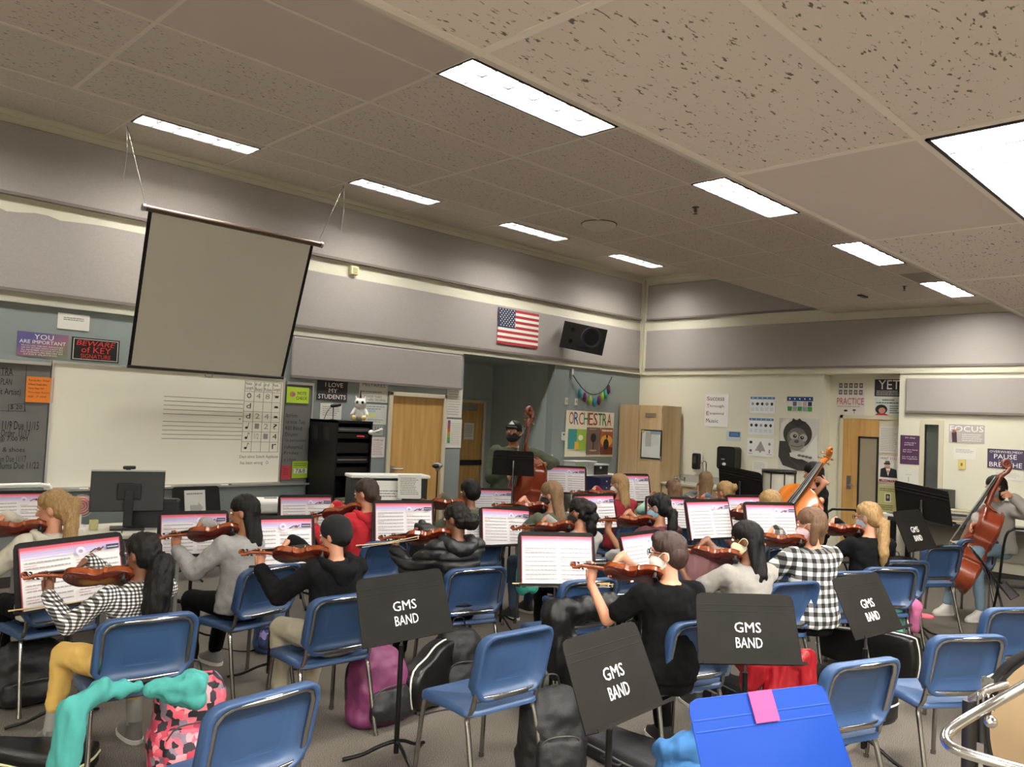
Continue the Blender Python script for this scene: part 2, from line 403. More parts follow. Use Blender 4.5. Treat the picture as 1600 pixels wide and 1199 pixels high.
# acoustic fabric panels
edge = mat('panel_edge_strip', '7d7470', .7)
def fab(side, u0, u1, z0, z1, label):
    m = MB()
    if side == 'A': m.b2((u0, WA-.045, z0), (u1, WA, z1))
    else: m.b2((WB-.045, u0, z0), (WB, u1, z1))
    root = m.build('acoustic_panel', fabric, bevel=.012); tag(root, label, 'acoustic panel', 'acoustic panels')
    m = MB()
    if side == 'A': m.b2((u0, WA-.052, z0-.022), (u1, WA, z0+.008))
    else: m.b2((WB-.052, u0, z0-.022), (WB, u1, z0+.008))
    m.build('bottom_rail', edge, root)
fab('A', XL, WB-.1, 3.70, 4.35, 'long mauve fabric panel topmost on whiteboard wall, under the ceiling')
wave = [(-2.5, 3.56), (1.78, 3.53)]+[((_p := on_y(x, y, WA-.045)).x, _p.z) for x, y in ((10, 330), (30, 332), (55, 333), (75, 337), (95, 345), (130, 349), (160, 353), (225, 366))]+[(3.45, 3.50)]
g = MB(); g.T = Matrix.Translation((0, WA, 0)) @ Matrix.Rotation(PI/2, 4, 'X'); g.prism([(XL, 2.80), (3.45, 2.80)]+list(reversed(wave))+[(XL, 3.56)], 0, .045)
o = tag(g.build('acoustic_panel', fabric), 'mauve fabric panel with wavy top edge left of the hanging screen', 'acoustic panel', 'acoustic panels'); MB().b2((XL, WA-.052, 2.778), (3.45, WA, 2.808)).build('bottom_rail', edge, o)
fab('A', 3.5, WB-.1, 2.80, 3.49, 'long mauve fabric panel behind the flag and loudspeaker')
fab('A', 4.87, 7.56, 2.19, 2.665, 'low mauve fabric panel above the brown door and black rack')
fab('B', YN, WA-.13, 3.70, 4.31, 'mauve fabric panel topmost on far cream wall, cut off by ceiling step')
fab('B', YN, WA-.13, 2.80, 3.49, 'long mauve fabric panel on far wall above cream strip and doorway')
fab('B', .2, 4.05, 2.155, 2.62, 'short mauve fabric panel right of the door recess')
# curled paper border at the left

# fluorescent fixtures
lens = bpy.data.materials.new('lit_tube_reflector'); lens.use_nodes = True
_n = lens.node_tree.nodes; _b = _n['Principled BSDF']; _b.inputs['Base Color'].default_value = (.8, .8, .8, 1)
_b.inputs['Emission Color'].default_value = (1, .97, .90, 1); _b.inputs['Emission Strength'].default_value = LAMP
blade = mat('louvre_blade', '26282a', .6)
hous = mat('lamp_frame_black', '1d1b1a', .5)
white_m = mat('white_enamel', 'e6e6e0', .4)
def fixture(x, y, z, w_, label, n=6, lit=True, rows=2):        # x,y: corner with least x,y ; length 1.2 along x
    t = thing('ceiling_light', label, 'ceiling light', (x+.6, y+w_/2, z), 0, 'fluorescent ceiling lights')
    m = MB(); L = 1.2; e = .014; H = .10 if z > 4 else .035 if z > 3 else .022
    for sy in (-1, 1): m.box((0, sy*(w_/2-e/2), .0), (L, e, .012))
    for sx in (-1, 1): m.box((sx*(L/2-e/2), 0, .0), (e, w_, .012))
    m.build('frame', hous, t)
    m = MB()
    for sy in (-1, 1): m.box((0, sy*(w_/2-.004), H/2+.01), (L, .004, H))
    for sx in (-1, 1): m.box((sx*(L/2-.004), 0, H/2+.01), (.004, w_, H))
    m.box((0, 0, H+.012), (L, w_, .006)); m.build('housing', white_m, t)
    m = MB(); m.box((0, 0, H), (L-.03, w_-.03, .004)); m.build('diffuser', lens, t)
    m = MB(); bh = H*.62
    for k in range(1, n): m.box((-L/2+L*k/n, 0, bh/2+.004), (.009, w_-.02, bh))
    for k in range(1, rows): m.box((0, -w_/2+w_*k/rows, bh/2+.004), (L-.02, .008, bh))
    m.build('louvre', blade, t)
    return t
for k, x in enumerate((2.66, 5.10, 7.54, 9.98, .22, -2.22)):
    fixture(x, 7.705, CZ[0], .29, ['narrow ceiling light above the hanging screen', 'narrow ceiling light right of the screen chains', 'small ceiling light over the flag, second from far corner', 'ceiling light nearest the far corner', 'ceiling light high at the left, outside view', 'ceiling light at far left end, outside view'][k])
for k, x in enumerate((2.60, 5.06, 7.52, 9.95, -2.32)):
    fixture(x, 3.0, CZ[1], .29, ['bright narrow ceiling light at top centre of the middle ceiling', 'bright ceiling light below the speckled low ceiling edge', 'pinkish ceiling light along the ceiling step, before the dark tile', 'smallest ceiling light on the step, right of the dark tile', 'ceiling light of middle ceiling at the left, outside view'][k])
for x in (2.52, 5.0, .08, -2.36): fixture(x, .225, CZ[2], .6, 'large square-celled ceiling light close by at the right edge' if x == 2.52 else 'large ceiling light of the low ceiling, outside view', 6, rows=2)
for x in (-2.36, 2.52): fixture(x, -2.2, CZ[2], .6, 'large ceiling light behind the viewer', 6, rows=2)
for x in (.0, 3.8, 7.6):
    pass
# detector, sprinklers
t = thing('smoke_detector', 'round white smoke detector on the middle ceiling', 'smoke detector', on_z(936, 350, CZ[1]))
MB().lathe([(.01, 0), (.155, 0), (.155, -.012), (.13, -.03), (.09, -.05), (.04, -.062), (.001, -.064)], n=32).build('housing', mat('detector_plastic', 'c9c1b2', .5), t)
MB().lathe([(.165, -.001), (.165, -.006), (.12, -.006)], n=32).build('base_ring', mat('dark_ring', '3a3632', .6), t)
for (px, py), lb in (((1087, 324), 'small bronze sprinkler head left of the bright ceiling light'), ((1413, 447), 'tiny sprinkler head on the plain tile near the far wall')):
    t = thing('sprinkler', lb, 'sprinkler', on_z(px, py, CZ[1]))
    MB().lathe([(.03, 0), (.03, -.004), (.008, -.006), (.008, -.04), (.001, -.04)], n=12).build('stem', mat('bronze', '5a4a38', .4, .8), t)
    MB().tube([(-.02, 0, -.012), (-.026, 0, -.03), (0, 0, -.055), (.026, 0, -.03), (.02, 0, -.012)], .003, 6).lathe([(.02, -.058), (.02, -.055), (.001, -.054)], n=10).build('deflector', MATS['bronze'], t)
p = on_z(1348, 462, CZ[1]); tag(MB().box((p.x, p.y, CZ[1]-.01), (.22, .06, .016)).build('ceiling_slot', hous, bevel=.004), 'small dark slot plate on ceiling near far wall', 'vent')
# ------------------------------------------------------------ whiteboard, screen, doors, posters
alu = mat('aluminium', 'c9c8c2', .35, .7); black = mat('black_plastic', '121213', .45); blackm = mat('black_metal', '0e0e0f', .4, .3)
chrome = mat('chrome', 'c8c8c8', .16, 1); steel = mat('brushed_steel', 'a8a6a2', .35, .9); rubber = mat('rubber', '1a1a1a', .8)
wp = mat('white_plastic', 'dcdcd6', .4); red = mat('red_card', 'b02a35', .6); oak = woodmat('light_oak', 'b98c4c', 'cfa566', .45, 2.2, (9, 9, .5)); maple = woodmat('maple_veneer', 'c0a27a', 'd2b78e', .5, 2, (6, 6, .5))
def wa(x, y, off=0): return on_y(x, y, WA-off)
def wb(x, y, off=0): return on_x(x, y, WB-off)
# whiteboard
L0, R0 = wa(84, 569).x, wa(442, 594).x; Z0, Z1 = .93, 2.135
s = Sheet(R0-L0, Z1-Z0, mat('whiteboard_face', 'f6f2e2', .3), .02); w_ = R0-L0
def fx(x): return (wa(x, 650).x-L0)/w_
for base in (.775, .555):
    for k in range(5): s.rect(.435, base-k*.038, .80, base-k*.038+.004, '55504a')
for k in range(8): s.rect(.80, .96-k*.096, .985, .963-k*.096, '6b655c')
for u in (.80, .848, .895, .94, .984): s.rect(u, .288, u+.002, .963, '6b655c')
for r_, c_, t in ((0, 0, 'Note\nLength'), (0, 1, '# of\nBeats'), (0, 2, '# of\nPulses'), (0, 3, 'Rest\nLength')):
    s.text(t, .804+c_*.0465, .875, .842+c_*.0465, .955, '4b4640')
for r_, row in enumerate((('o', '4', '8', ''), ('d', '', '', ''), ('d', '2', '4', ''), ('', '1', '2', '?'), ('', '1/2', '1', '4'), ('', '', '', 'r'))):
    for c_, t in enumerate(row):
        if t: s.text(t, .812+c_*.0465, .80-r_*.096, .834+c_*.0465, .85-r_*.096, '2c2926' if c_ in (0, 3) else '98928a')
for r_ in (3, 4, 5):
    y = .80-r_*.096; s.disc(.817, y+.008, .007, .012, '2c2926'); s.stroke([(.823, y+.01), (.827, y+.055), (.834, y+.045)][:2 if r_ == 3 else 3], .003, '2c2926')
for r_ in (0, 1, 2): s.rect(.952, .815-r_*.096, .970, .832-r_*.096, '2c2926'); s.rect(.948, .812-r_*.096 if r_ else .832, .975, .816-r_*.096 if r_ else .836, '2c2926')
s.text('Days since Scatch Applause', .79, .225, .985, .262, '6b655c'); s.text('has been wrong   O', .795, .165, .935, .205, '6b655c')
s.disc(.78, .60, .004, .006, '4b4640')
wbd = tag(s.build('whiteboard', loc=((L0+R0)/2, WA-.021, (Z0+Z1)/2)), 'large whiteboard with two music staves and a note value chart', 'whiteboard')
m = MB(); hw, hh = w_/2, (Z1-Z0)/2
for a, b in (((-hw-.02, -.012, hh), (hw+.02, .02, hh+.025)), ((-hw-.02, -.012, -hh-.02), (hw+.02, .02, -hh)), ((-hw-.02, -.012, -hh), (-hw, .02, hh)), ((hw, -.012, -hh), (hw+.02, .02, hh))): m.b2(a, b)
m.build('frame', alu, wbd)
m = MB(); m.b2((-hw-.3, -.09, -hh-.035), (hw+.45, .02, -hh-.025)); m.b2((-hw-.3, -.095, -hh-.035), (hw+.45, -.09, -hh-.015)); m.build('pen_tray', alu, wbd)
for px, c, lb in ((133, 'c03a2a', 'red marker lying on tray behind the monitor'), (262, 'c9b26a', 'yellowish marker on whiteboard tray right of the monitor'), (352, '2a2a2a', 'black marker on whiteboard tray below the staves')):
    p = wa(px, 757, .06); t = thing('whiteboard_marker', lb, 'marker', (p.x, WA-.075, Z0-.025)); MB().capsule((-.05, 0, .01), (.03, 0, .01), .008).build('barrel', flat('e8e6e0'), t); MB().capsule((.03, 0, .01), (.06, 0, .01), .0085).build('cap', flat(c), t)
# chalk boards
x1 = wa(84, 569).x-.03
s = Sheet(x1-XL, Z1-Z0-.03, mat('grey_chalkboard', '6f6f6c', .6, var=.08, vscale=3), .018); W_ = x1-XL; HH = Z1-Z0
def cb(px, py): p = wa(px, py); return ((p.x-XL)/W_, (p.z-Z0-.0)/(HH-.03))
def cbt(t, x0, y0, x1_, y1, c='1c1b1a'):
    a = cb(x0, y1); b = cb(x1_, y0); s.text(t, a[0], a[1], b[0], b[1], c)
for t, b in (('ORCHESTRA', (-40, 576, 20, 584)), ('PLAN', (0, 592, 18, 601)), ('(Guest Artist)', (-25, 608, 32, 618)), ('$ 20', (15, 633, 34, 640)), ('11/9 Due 11/15', (2, 659, 60, 671)), ('Order  11/17', (0, 672, 46, 682)), ('@ 7:00 PM', (-4, 682, 42, 691)), ('Dance & shoes', (-30, 699, 38, 706)), ('Mum Due 11/17', (-10, 712, 40, 722)), ('n. Mums Due 11/22', (-16, 722, 60, 733))): cbt(t, *b)
for a, b in (((0, 642), (40, 643)), ((12, 632), (12, 643)), ((12, 632), (37, 631)), ((37, 631), (38, 643)), ((40, 571), (37, 643)), ((-20, 587), (16, 587))): s.stroke([cb(*a), cb(*b)], .002, '2a2826')
bd = tag(s.build('chalkboard', loc=((XL+x1)/2, WA-.02, (Z0+Z1-.03)/2)), 'grey board with handwritten order dates left of the whiteboard', 'board')
MB().b2((-W_/2, -.02, (HH-.03)/2), (W_/2, .01, (HH-.03)/2+.03)).build('top_rail', alu, bd)
x0, x1_ = wa(446, 600).x, wa(487, 600).x; W2 = x1_-x0
s = Sheet(W2, Z1-Z0-.05, MATS['grey_chalkboard'], .018)
for k, t in enumerate(('Band Forms:', '1st time: Tues', 'REI Band', 'Drums:', '1st percussion', 'rehearsal', 'Friday', 'at school')): s.text(t, .06, .66-k*.065, .5+.06*((k*5) % 7), .70-k*.065, '2a2927')
bd2 = tag(s.build('chalkboard', loc=((x0+x1_)/2, WA-.02, (Z0+Z1-.05)/2)), 'narrow dark board with faint writing right of the whiteboard', 'board')
m = MB(); m.b2((-W2/2, -.02, .58), (W2/2, .01, .61)); m.b2((W2/2, -.012, -.6), (W2/2+.02, .01, .61)); m.build('frame', alu, bd2)
# projection screen
TL, TR, BL, BR = V((2.90, 8.05, 3.69)), V((4.735, 8.05, 3.69)), V((2.955, 8.50, 2.15)), V((4.70, 8.50, 2.15))
t = thing('projection_screen', 'pull down projection screen hanging on chains above the whiteboard', 'projection screen', (TL+TR)/2); o_ = (TL+TR)/2
nrm = (TR-TL).cross(BL-TL).normalized(); nrm = nrm if nrm.y < 0 else -nrm
q = lambda a, b: TL.lerp(TR, a).lerp(BL.lerp(BR, a), b)-o_
def band(a0, b0, a1, b1, d, m_, nm):
    g = MB(); N = 12
    for i in range(N):
        u0, u1 = a0+(a1-a0)*i/N, a0+(a1-a0)*(i+1)/N
        g.poly([q(u0, b1)+nrm*d, q(u1, b1)+nrm*d, q(u1, b0)+nrm*d, q(u0, b0)+nrm*d])
    return g.build(nm, m_, t, solid=.002)
band(.02, 0, .98, 1, 0, mat('screen_vinyl', 'fffdf4', .8), 'screen_fabric')
band(.0, .0, .02, 1, .0, flat('141312'), 'black_border'); band(.98, .0, 1, 1, .0, flat('141312'), 'black_border')
MB().tube([TL-o_+V((-.05, 0, 0)), TR-o_+V((.08, 0, 0))], .032, 16).build('roller_case', mat('case_brown', '6f5f54', .35, .5), t)
for P in (TL+V((-.06, 0, 0)), TR+V((.08, 0, 0))): MB().tube([P-o_, P-o_+V((.025, 0, 0))], .038, 16).build('end_cap', steel, t)
MB().tube([BL-o_, BR-o_+V((.0, 0, 0))], .016, 10).build('bottom_bar', flat('2b2624', .4), t)
MB().tube([q(.46, 1)+V((0, -.01, -.01)), q(.465, 1)+V((0, -.02, -.05)), q(.505, 1)+V((0, -.02, -.05)), q(.51, 1)+V((0, -.01, -.01))], .006, 6).build('pull_handle', steel, t)
hk = (V((2.67, 8.12, 4.465)), V((5.13, 8.12, 4.465)))
for A_, B_ in ((hk[0], TL+V((-.03, 0, .03))), (hk[1], TR+V((.06, 0, .03)))):
    g = MB(); n_ = 34
    for k in range(n_):
        a = A_.lerp(B_, k/n_)-o_; b = A_.lerp(B_, (k+.9)/n_)-o_; g.tube([a, b], .006 if k % 2 else .004, 5)
    g.build('chain', steel, t)
    g = MB(); g.tube([A_-o_, A_-o_+V((.02, 0, -.25)), A_-o_+V((.0, 0, -.55))], .004, 5); g.build('loose_chain_end', steel, t)

# doors ----------------------------------------------------------
frame_m = mat('door_frame_paint', 'cfc7ae', .5)
def door_frame(x0, x1, z1, y, wd, axis='A', depth=.16):
    m = MB()
    if axis == 'A':
        m.b2((x0-wd, y-.03, 0), (x0, y+depth, z1+wd)); m.b2((x1, y-.03, 0), (x1+wd, y+depth, z1+wd)); m.b2((x0-wd, y-.03, z1), (x1+wd, y+depth, z1+wd))
    else:
        m.b2((y-depth, x0-wd, 0), (y+.03, x0, z1+wd)); m.b2((y-depth, x1, 0), (y+.03, x1+wd, z1+wd)); m.b2((y-depth, x0-wd, z1), (y+.03, x1+wd, z1+wd))
    return m
xa, xb = wa(607, 650).x+.03, wa(690, 650).x
m = door_frame(xa, xb, 2.03, WA-.02, .055, depth=.0)
d = struct(m.build('door_1', frame_m, bevel=.004))
m = MB(); m.b2((xa, WA-.018, 0), (xb, WA-.004, 2.03)); m.build('leaf', oak, d)
m = MB(); m.b2((xa+.03, WA-.03, .9), (xa+.09, WA-.018, 1.1)); m.build('lock_plate', steel, d)
MB().tube([(xa+.06, WA-.02, 1.06), (xa+.06, WA-.08, 1.06), (xa+.19, WA-.085, 1.06)], .011, 8).build('door_handle', steel, d)
# alcove door
pa, pb = on_y(700, 640, AY), on_y(756, 640, AY); m = door_frame(8.5, on_y(753, 640, AY).x, 2.03, AY-.02, .055, depth=0)
d = struct(m.build('door_2', frame_m, bevel=.004)); MB().b2((8.5, AY-.015, 0), (on_y(753, 640, AY).x, AY-.003, 2.03)).build('leaf', oak, d)
MB().b2((8.52, AY-.06, .98), (9.35, AY-.03, 1.07)).build('push_bar', hous, d)
MB().b2((8.62, AY-.05, 1.9), (9.2, AY-.02, 2.0)).build('door_closer', steel, d)
c = on_y(731, 674, AY); s = Sheet(.22, .28, 'e2ded4'); s.lines(.1, .15, .9, .9, 7, '8a867c'); tag(s.build('notice', loc=(c.x, AY-.03, c.z)), 'white notice taped to the brown alcove door', 'notice')
# recess door
ya, yb = on_x(1318, 700, RX).y, 4.17
m = door_frame(yb-.05, ya, 2.03, RX-.02, .055, 'B', .02)
d = struct(m.build('door_3', frame_m, bevel=.004)); m = MB(); ly = on_x(1373, 700, RX-.02).y
m.b2((RX-.035, ly, 0), (RX-.005, ya, 2.03)); m.build('leaf', oak, d)
m = MB(); m.b2((RX-.012, yb-.05, 0), (RX, ly, 2.03)); m.build('side_panel', frame_m, d)
q0, q1 = on_x(1342, 682, RX-.03), on_x(1371, 790, RX-.03)
m = MB(); wz0 = q1.z-.1; wz1 = q0.z
for a, b in (((q0.y, wz0), (q0.y-.025, wz1)), ((q1.y, wz0), (q1.y+.025, wz1)), ((q0.y, wz1), (q1.y, wz1-.025)), ((q0.y, wz0), (q1.y, wz0+.025))): m.b2((RX-.05, a[0], a[1]), (RX-.03, b[0], b[1]))
m.build('window_frame', hous, d); MB().b2((RX-.04, q0.y, wz0), (RX-.034, q1.y, wz1)).build('pane', mat('dim_glass', '9a907a', .08, spec=.8), d)
p = on_x(1326, 758, RX-.04); MB().b2((RX-.045, p.y-.03, p.z-.06), (RX-.034, p.y+.03, p.z+.14)).build('lock_plate', steel, d)
MB().tube([(RX-.04, p.y, p.z), (RX-.09, p.y, p.z), (RX-.095, p.y-.12, p.z)], .011, 8).build('door_handle', steel, d)
# slit window
m = MB()
for a, b in (((WY0-.06, WZ0-.06), (WY0, WZ1+.06)), ((WY1, WZ0-.06), (WY1+.06, WZ1+.06)), ((WY0, WZ1), (WY1, WZ1+.06)), ((WY0, WZ0-.06), (WY1, WZ0))): m.b2((WB-.02, a[0], a[1]), (WB+.1, b[0], b[1]))
d = struct(m.build('window_1', frame_m)); MB().b2((WB+.05, WY0, WZ0), (WB+.056, WY1, WZ1)).build('pane', mat('slit_glass', '8b938f', .05, trans=.7), d)

# posters, whiteboard wall --------------------------------------
def P(side, x0, y0, x1_, y1, col, label, cat='poster', name='poster', **k): return poster(side, (x0, y0), (x1_, y1), col, name, label, cat, **k)
grad = bpy.data.materials.new('purple_to_green_print'); grad.use_nodes = True; nt = grad.node_tree
tc = nt.nodes.new('ShaderNodeTexCoord'); nz = nt.nodes.new('ShaderNodeTexNoise'); nz.inputs['Scale'].default_value = 3; rp = nt.nodes.new('ShaderNodeValToRGB')
mp = nt.nodes.new('ShaderNodeVectorMath'); mp.operation = 'DOT_PRODUCT'; mp.inputs[1].default_value = (.9, 0, -1.8); nt.links.new(tc.outputs['Object'], mp.inputs[0])
ad = nt.nodes.new('ShaderNodeMath'); ad.operation = 'ADD'; ad.inputs[1].default_value = .5; nt.links.new(mp.outputs['Value'], ad.inputs[0]); nt.links.new(ad.outputs[0], rp.inputs[0])
rp.color_ramp.elements[0].color = (*lin('6a4f8c'), 1); rp.color_ramp.elements[1].color = (*lin('7f9a5a'), 1)
for p_, c_ in ((.3, '5d5f96'), (.55, '9a6a80'), (.8, '80836a')): e = rp.color_ramp.elements.new(p_); e.color = (*lin(c_), 1)
nt.links.new(rp.outputs[0], nt.nodes['Principled BSDF'].inputs[0])
s = P('A', 28, 517, 105, 561, grad, 'purple and green YOU ARE IMPORTANT poster left of the screen')
s.text('YOU', .32, .72, .70, .93, 'f4f2f0').text('ARE IMPORTANT', .04, .53, .95, .68, 'f4f2f0')
for k, t in enumerate(('MUCH LIKE THE KEY SIGNATURE', 'OR MY WORD WHO CAN\'T DO', 'ALL REMEMBER TO LOOK AT THAT', 'KEY SIGNATURE BEFORE WE', 'START PLAYING.')): s.text(t, .08+.05*(k == 4), .41-k*.09, .90-.1*(k == 4), .465-k*.09, 'eceae6')
put(s)
s = P('A', 91, 488, 139, 518, 'e6e4dc', 'white paper note above the YOU ARE IMPORTANT poster', 'note', 'note'); s.lines(.18, .55, .86, .78, 2, '6a6a6a', .4, .1); put(s)
s = P('A', 113, 526, 185, 568, '171514', 'black and red BEWARE of KEY SIGNATURE sign', 'sign', 'sign')
for a in ((.03, .05, .97, .075), (.03, .925, .97, .95), (.03, .05, .045, .95), (.955, .05, .97, .95)): s.rect(*a, 'd8d4cc')
s.text('BEWARE', .09, .66, .88, .88, 'd5322e', .25).text('of KEY', .2, .36, .82, .62, 'd5322e').text('SIGNATURE', .19, .12, .82, .30, 'd5322e'); put(s)
s = P('A', 42, 588, 82, 630, 'f08a33', 'orange handwritten paper on the grey board', 'paper', 'paper', off=.03)
for k, t in enumerate(('Reminder: Wear', '& Return Tuxedo Shirts', 'Open Page 267', 'Thursday Room', '@ 7:00')): s.text(t, .08, .82-k*.16, .85-.1*(k % 3), .9-k*.16, '5a2f12')
put(s)
s = P('A', 449, 604, 482, 631, 'b5d63c', 'lime green NOTE CHECK card on the dark board', 'card', 'card', off=.03); s.text('NOTE', .48, .52, .88, .72, '23301a').text('CHECK', .42, .22, .92, .42, '23301a'); s.disc(.25, .55, .13, .17, 'c58a4a'); s.disc(.3, .52, .07, .09, 'a85aa0'); put(s)
s = P('A', 457, 721, 481, 747, '9fc02f', 'green card standing on the board tray', 'card', 'card', off=.06); s.lines(.1, .7, .9, .92, 2, '4f6a20', .4, .1); s.rect(.1, .28, .9, .58, 'd8d8cc'); s.text('7&8', .2, .3, .8, .56, '3a3a3a'); put(s)
s = P('A', 440, 728, 454, 749, 'b43a44', 'small red booklet leaning on the board tray', 'booklet', 'booklet', off=.06); s.lines(.2, .3, .8, .8, 4, '7a1f28', .4, .2); put(s)
s = P('A', 496, 594, 542, 628, '332e30', 'dark I LOVE MY STUDENTS sign over the rack', 'sign', 'sign'); s.text('I LOVE', .26, .70, .84, .92, 'f2f0ea').text('MY', .38, .42, .66, .62, 'f2f0ea').text('STUDENTS', .05, .10, .95, .32, 'f2f0ea'); put(s)
s = P('A', 501, 630, 533, 656, 'dddcd4', 'white paper under the I LOVE MY STUDENTS sign', 'paper', 'paper'); s.lines(.1, .2, .9, .85, 5, '8a8a86', .3); put(s)
s = P('A', 562, 597, 605, 630, 'd9d8cf', 'grey MISTAKES proof that you are trying poster'); s.text('MISTAKES', .1, .80, .9, .97, '55524e').text('PROOF THAT', .17, .22, .80, .34, '6a6863').text('YOU ARE TRYING', .06, .06, .92, .18, '6a6863'); s.lines(.05, .45, .95, .62, 1, '9a988f'); put(s)
s = P('A', 562, 631, 603, 664, 'd6dad6', 'chart with yellow stripe below the MISTAKES poster'); s.rect(.15, .36, .6, .56, 'd8d98a'); s.lines(.1, .72, .95, .95, 2, '7d8f90', .3); s.lines(.3, .08, .9, .28, 2, '8a8f8a', .3); s.rect(.15, .6, .6, .74, 'bccbd6'); put(s)
s = P('A', 582, 665, 598, 681, 'a9ada8', 'grey room number plate 511 left of the door', 'sign', 'room_sign'); s.text('511', .2, .55, .75, .9, '22242a').lines(.1, .2, .9, .4, 1, '4a4a4a'); put(s)
s = P('A', 581, 683, 600, 715, 'e6dcd9', 'pinkish printed sheet beside the door below the room number', 'sheet', 'paper'); s.lines(.1, .1, .9, .75, 8, '9a8088', .3); s.text('SCHEDULE', .12, .80, .88, .9, '5a3a44'); put(s)
s = P('A', 699, 607, 721, 653, 'dedbd3', 'white text sheet right of the brown door', 'sheet', 'paper'); s.lines(.1, .06, .9, .94, 10, 'a09c98', .25); put(s)
s = P('A', 697, 655, 720, 700, 'e3e0d6', 'sheet with a rainbow colour bar right of the door', 'sheet', 'chart')
for k, c_ in enumerate(('7a5a8a', '9a5a7a', 'b85050', 'c8603a', 'c8923a', '9aa04a', '5a9a5a', '5a8a60')): s.rect(.12, .86-k*.1, .28, .96-k*.1, c_)
s.lines(.34, .1, .95, .88, 12, 'b0aca4', .25); put(s)
# flag
c, fw, fh, rz = on_wall('A', (779, 480), (840, 545), .06); s = Sheet(fw, fh, 'b5303a', .003)
for k in range(6): s.rect(0, (2*k+1)/13, 1, (2*k+2)/13, 'eee9e0')
s.rect(0, 6/13+.0, .41, 1, '2c3350')
for r_ in range(9):
    for k in range(6 if r_ % 2 == 0 else 5): s.disc(.035+k*.067+(.033 if r_ % 2 else 0), .965-r_*.0565, .014, .013, 'f2f0ea', 5)
fl = tag(s.build('flag', loc=c), 'stars and stripes flag pinned on the fabric panel', 'flag')
# orchestra board
s = P('A', 885, 641, 957, 714, 'e3dcc4', 'cream ORCHESTRA board with painted letters and four posters', 'bulletin board', 'bulletin_board', off=.02); s.lay()
for k, (ch, c_) in enumerate(zip('ORCHESTRA', ('a8302c', '2c4a8a', 'a8302c', '3f6a3a', 'a8302c', '8a2a2a', '3a5a3a', '3f7a3a', 'a8302c'))): s.text(ch, .06+k*.098, .70, .15+k*.098, .97, c_)
s.rect(.05, .17, .23, .60, '3a8a8a').rect(.22, .14, .41, .60, '8fae3a').disc(.3, .42, .05, .06, 'e0dcc0').rect(.18, .17, .26, .33, 'd8a83a')
s.rect(.42, .05, .70, .65, '6f5850').disc(.56, .42, .06, .1, '1c1a18').rect(.55, .12, .57, .35, '1c1a18').disc(.56, .14, .08, .02, 'b09a80').lines(.47, .59, .66, .63, 1, 'c0a898')
s.rect(.71, .05, .98, .65, 'a8562c').rect(.71, .05, .98, .22, '6a3020').disc(.84, .36, .13, .13, 'e0a04a', 14).disc(.83, .28, .06, .12, '1a1412').disc(.845, .46, .02, .03, '1a1412').rect(.835, .3, .85, .5, '1a1412').lines(.73, .56, .96, .62, 1, 'e8dcc8', .7, 0); put(s)
# tassel garland
t = thing('tassel_garland', 'black cord garland with coloured paper tassels above ORCHESTRA board', 'garland', wa(925, 617, .05)); o_ = t.location
cord = [wa(x, y, .05)-o_ for x, y in ((896, 587), (903, 598), (912, 609), (923, 616), (936, 615), (947, 606), (954, 594), (956, 589))]
MB().tube(smooth_path(cord), .008, 6).build('cord', flat('1c2030'), t)
for px, py, c_ in ((906, 614, '2f8aa0'), (914, 620, '6a2a5a'), (922, 625, 'a8c84a'), (929, 628, '2f8aa0'), (936, 625, '6a2a5a'), (941, 619, 'a8c84a'), (946, 615, '2f9a90'), (951, 608, '5a2548')):
    a = wa(px, py, .05)-o_; g = MB(); g.lathe([(.012, .07), (.022, .05), (.03, 0), (.034, -.05), (.012, -.09)], a, 8); g.tube([a+V((0, 0, .07)), a+V((0, 0, .16))], .002, 4); g.build('tassel', flat(c_), t)
tag(MB().box(wa(894, 581, .02), (.05, .03, .09)).build('junction_box', wp, bevel=.004), 'small white box above the left end of tassel garland', 'box')
for x, y, lb in ((885, 627, 'left wall switch beside the garland tassels'), (900, 628, 'wall switch closest to the garland tassels')):
    p = wa(x, y, .008); t = thing('light_switch', lb, 'light switch', p); MB().box((0, 0, 0), (.07, .012, .115)).build('plate', wp, t, bevel=.003); MB().box((0, -.01, 0), (.02, .012, .04)).build('toggle', flat('c8b890'), t)
p = wa(880, 682, .012); t = thing('thermostat', 'white thermostat beside the ORCHESTRA board', 'thermostat', p); MB().box((0, 0, 0), (.075, .024, .14)).build('case', wp, t, bevel=.006); MB().box((0, -.013, .03), (.035, .004, .03)).build('display', flat('5a605a'), t)
p = wa(553, 423, .05); t = thing('wall_clock_box', 'small beige square box on strip above fabric panel', 'wall box', p); MB().box((0, 0, 0), (.11, .06, .11)).build('case', flat('d8d2a8'), t, bevel=.01); MB().box((0, -.032, 0), (.06, .006, .06)).build('grille', flat('b8b080'), t)
# wall speaker
p = wa(907, 528, .36)
t = thing('loudspeaker', 'big black loudspeaker tilted on wall right of the flag', 'loudspeaker', p)
M_ = Matrix.Rotation(R(-35), 4, 'Z') @ Matrix.Rotation(R(8), 4, 'X') @ Matrix.Rotation(R(8), 4, 'Y')
g = MB(); g.T = M_; g.prism([(-.36, -.2), (.36, -.2), (.26, .2), (-.26, .2)], -.21, .21); g.build('cabinet', black, t, bevel=.01)
g = MB(); g.T = M_; g.lathe([(.17, 0), (.17, .012), (.15, .012), (.12, -.0), (.04, -.03), (.03, -.02), (.001, -.015)], (.12, -.20, .03), 28, Matrix.Rotation(PI/2, 3, 'X')); g.build('woofer', mat('woofer_cone', '24252a', .5), t)
g = MB(); g.T = M_
for zz in (.1, -.08):
    g = MB(); g.T = M_; g.lathe([(.035, 0), (.035, .006), (.02, -.01), (.001, -.012)], (-.20, -.2, zz), 16, Matrix.Rotation(PI/2, 3, 'X')); g.build('port', flat('050505'), t)
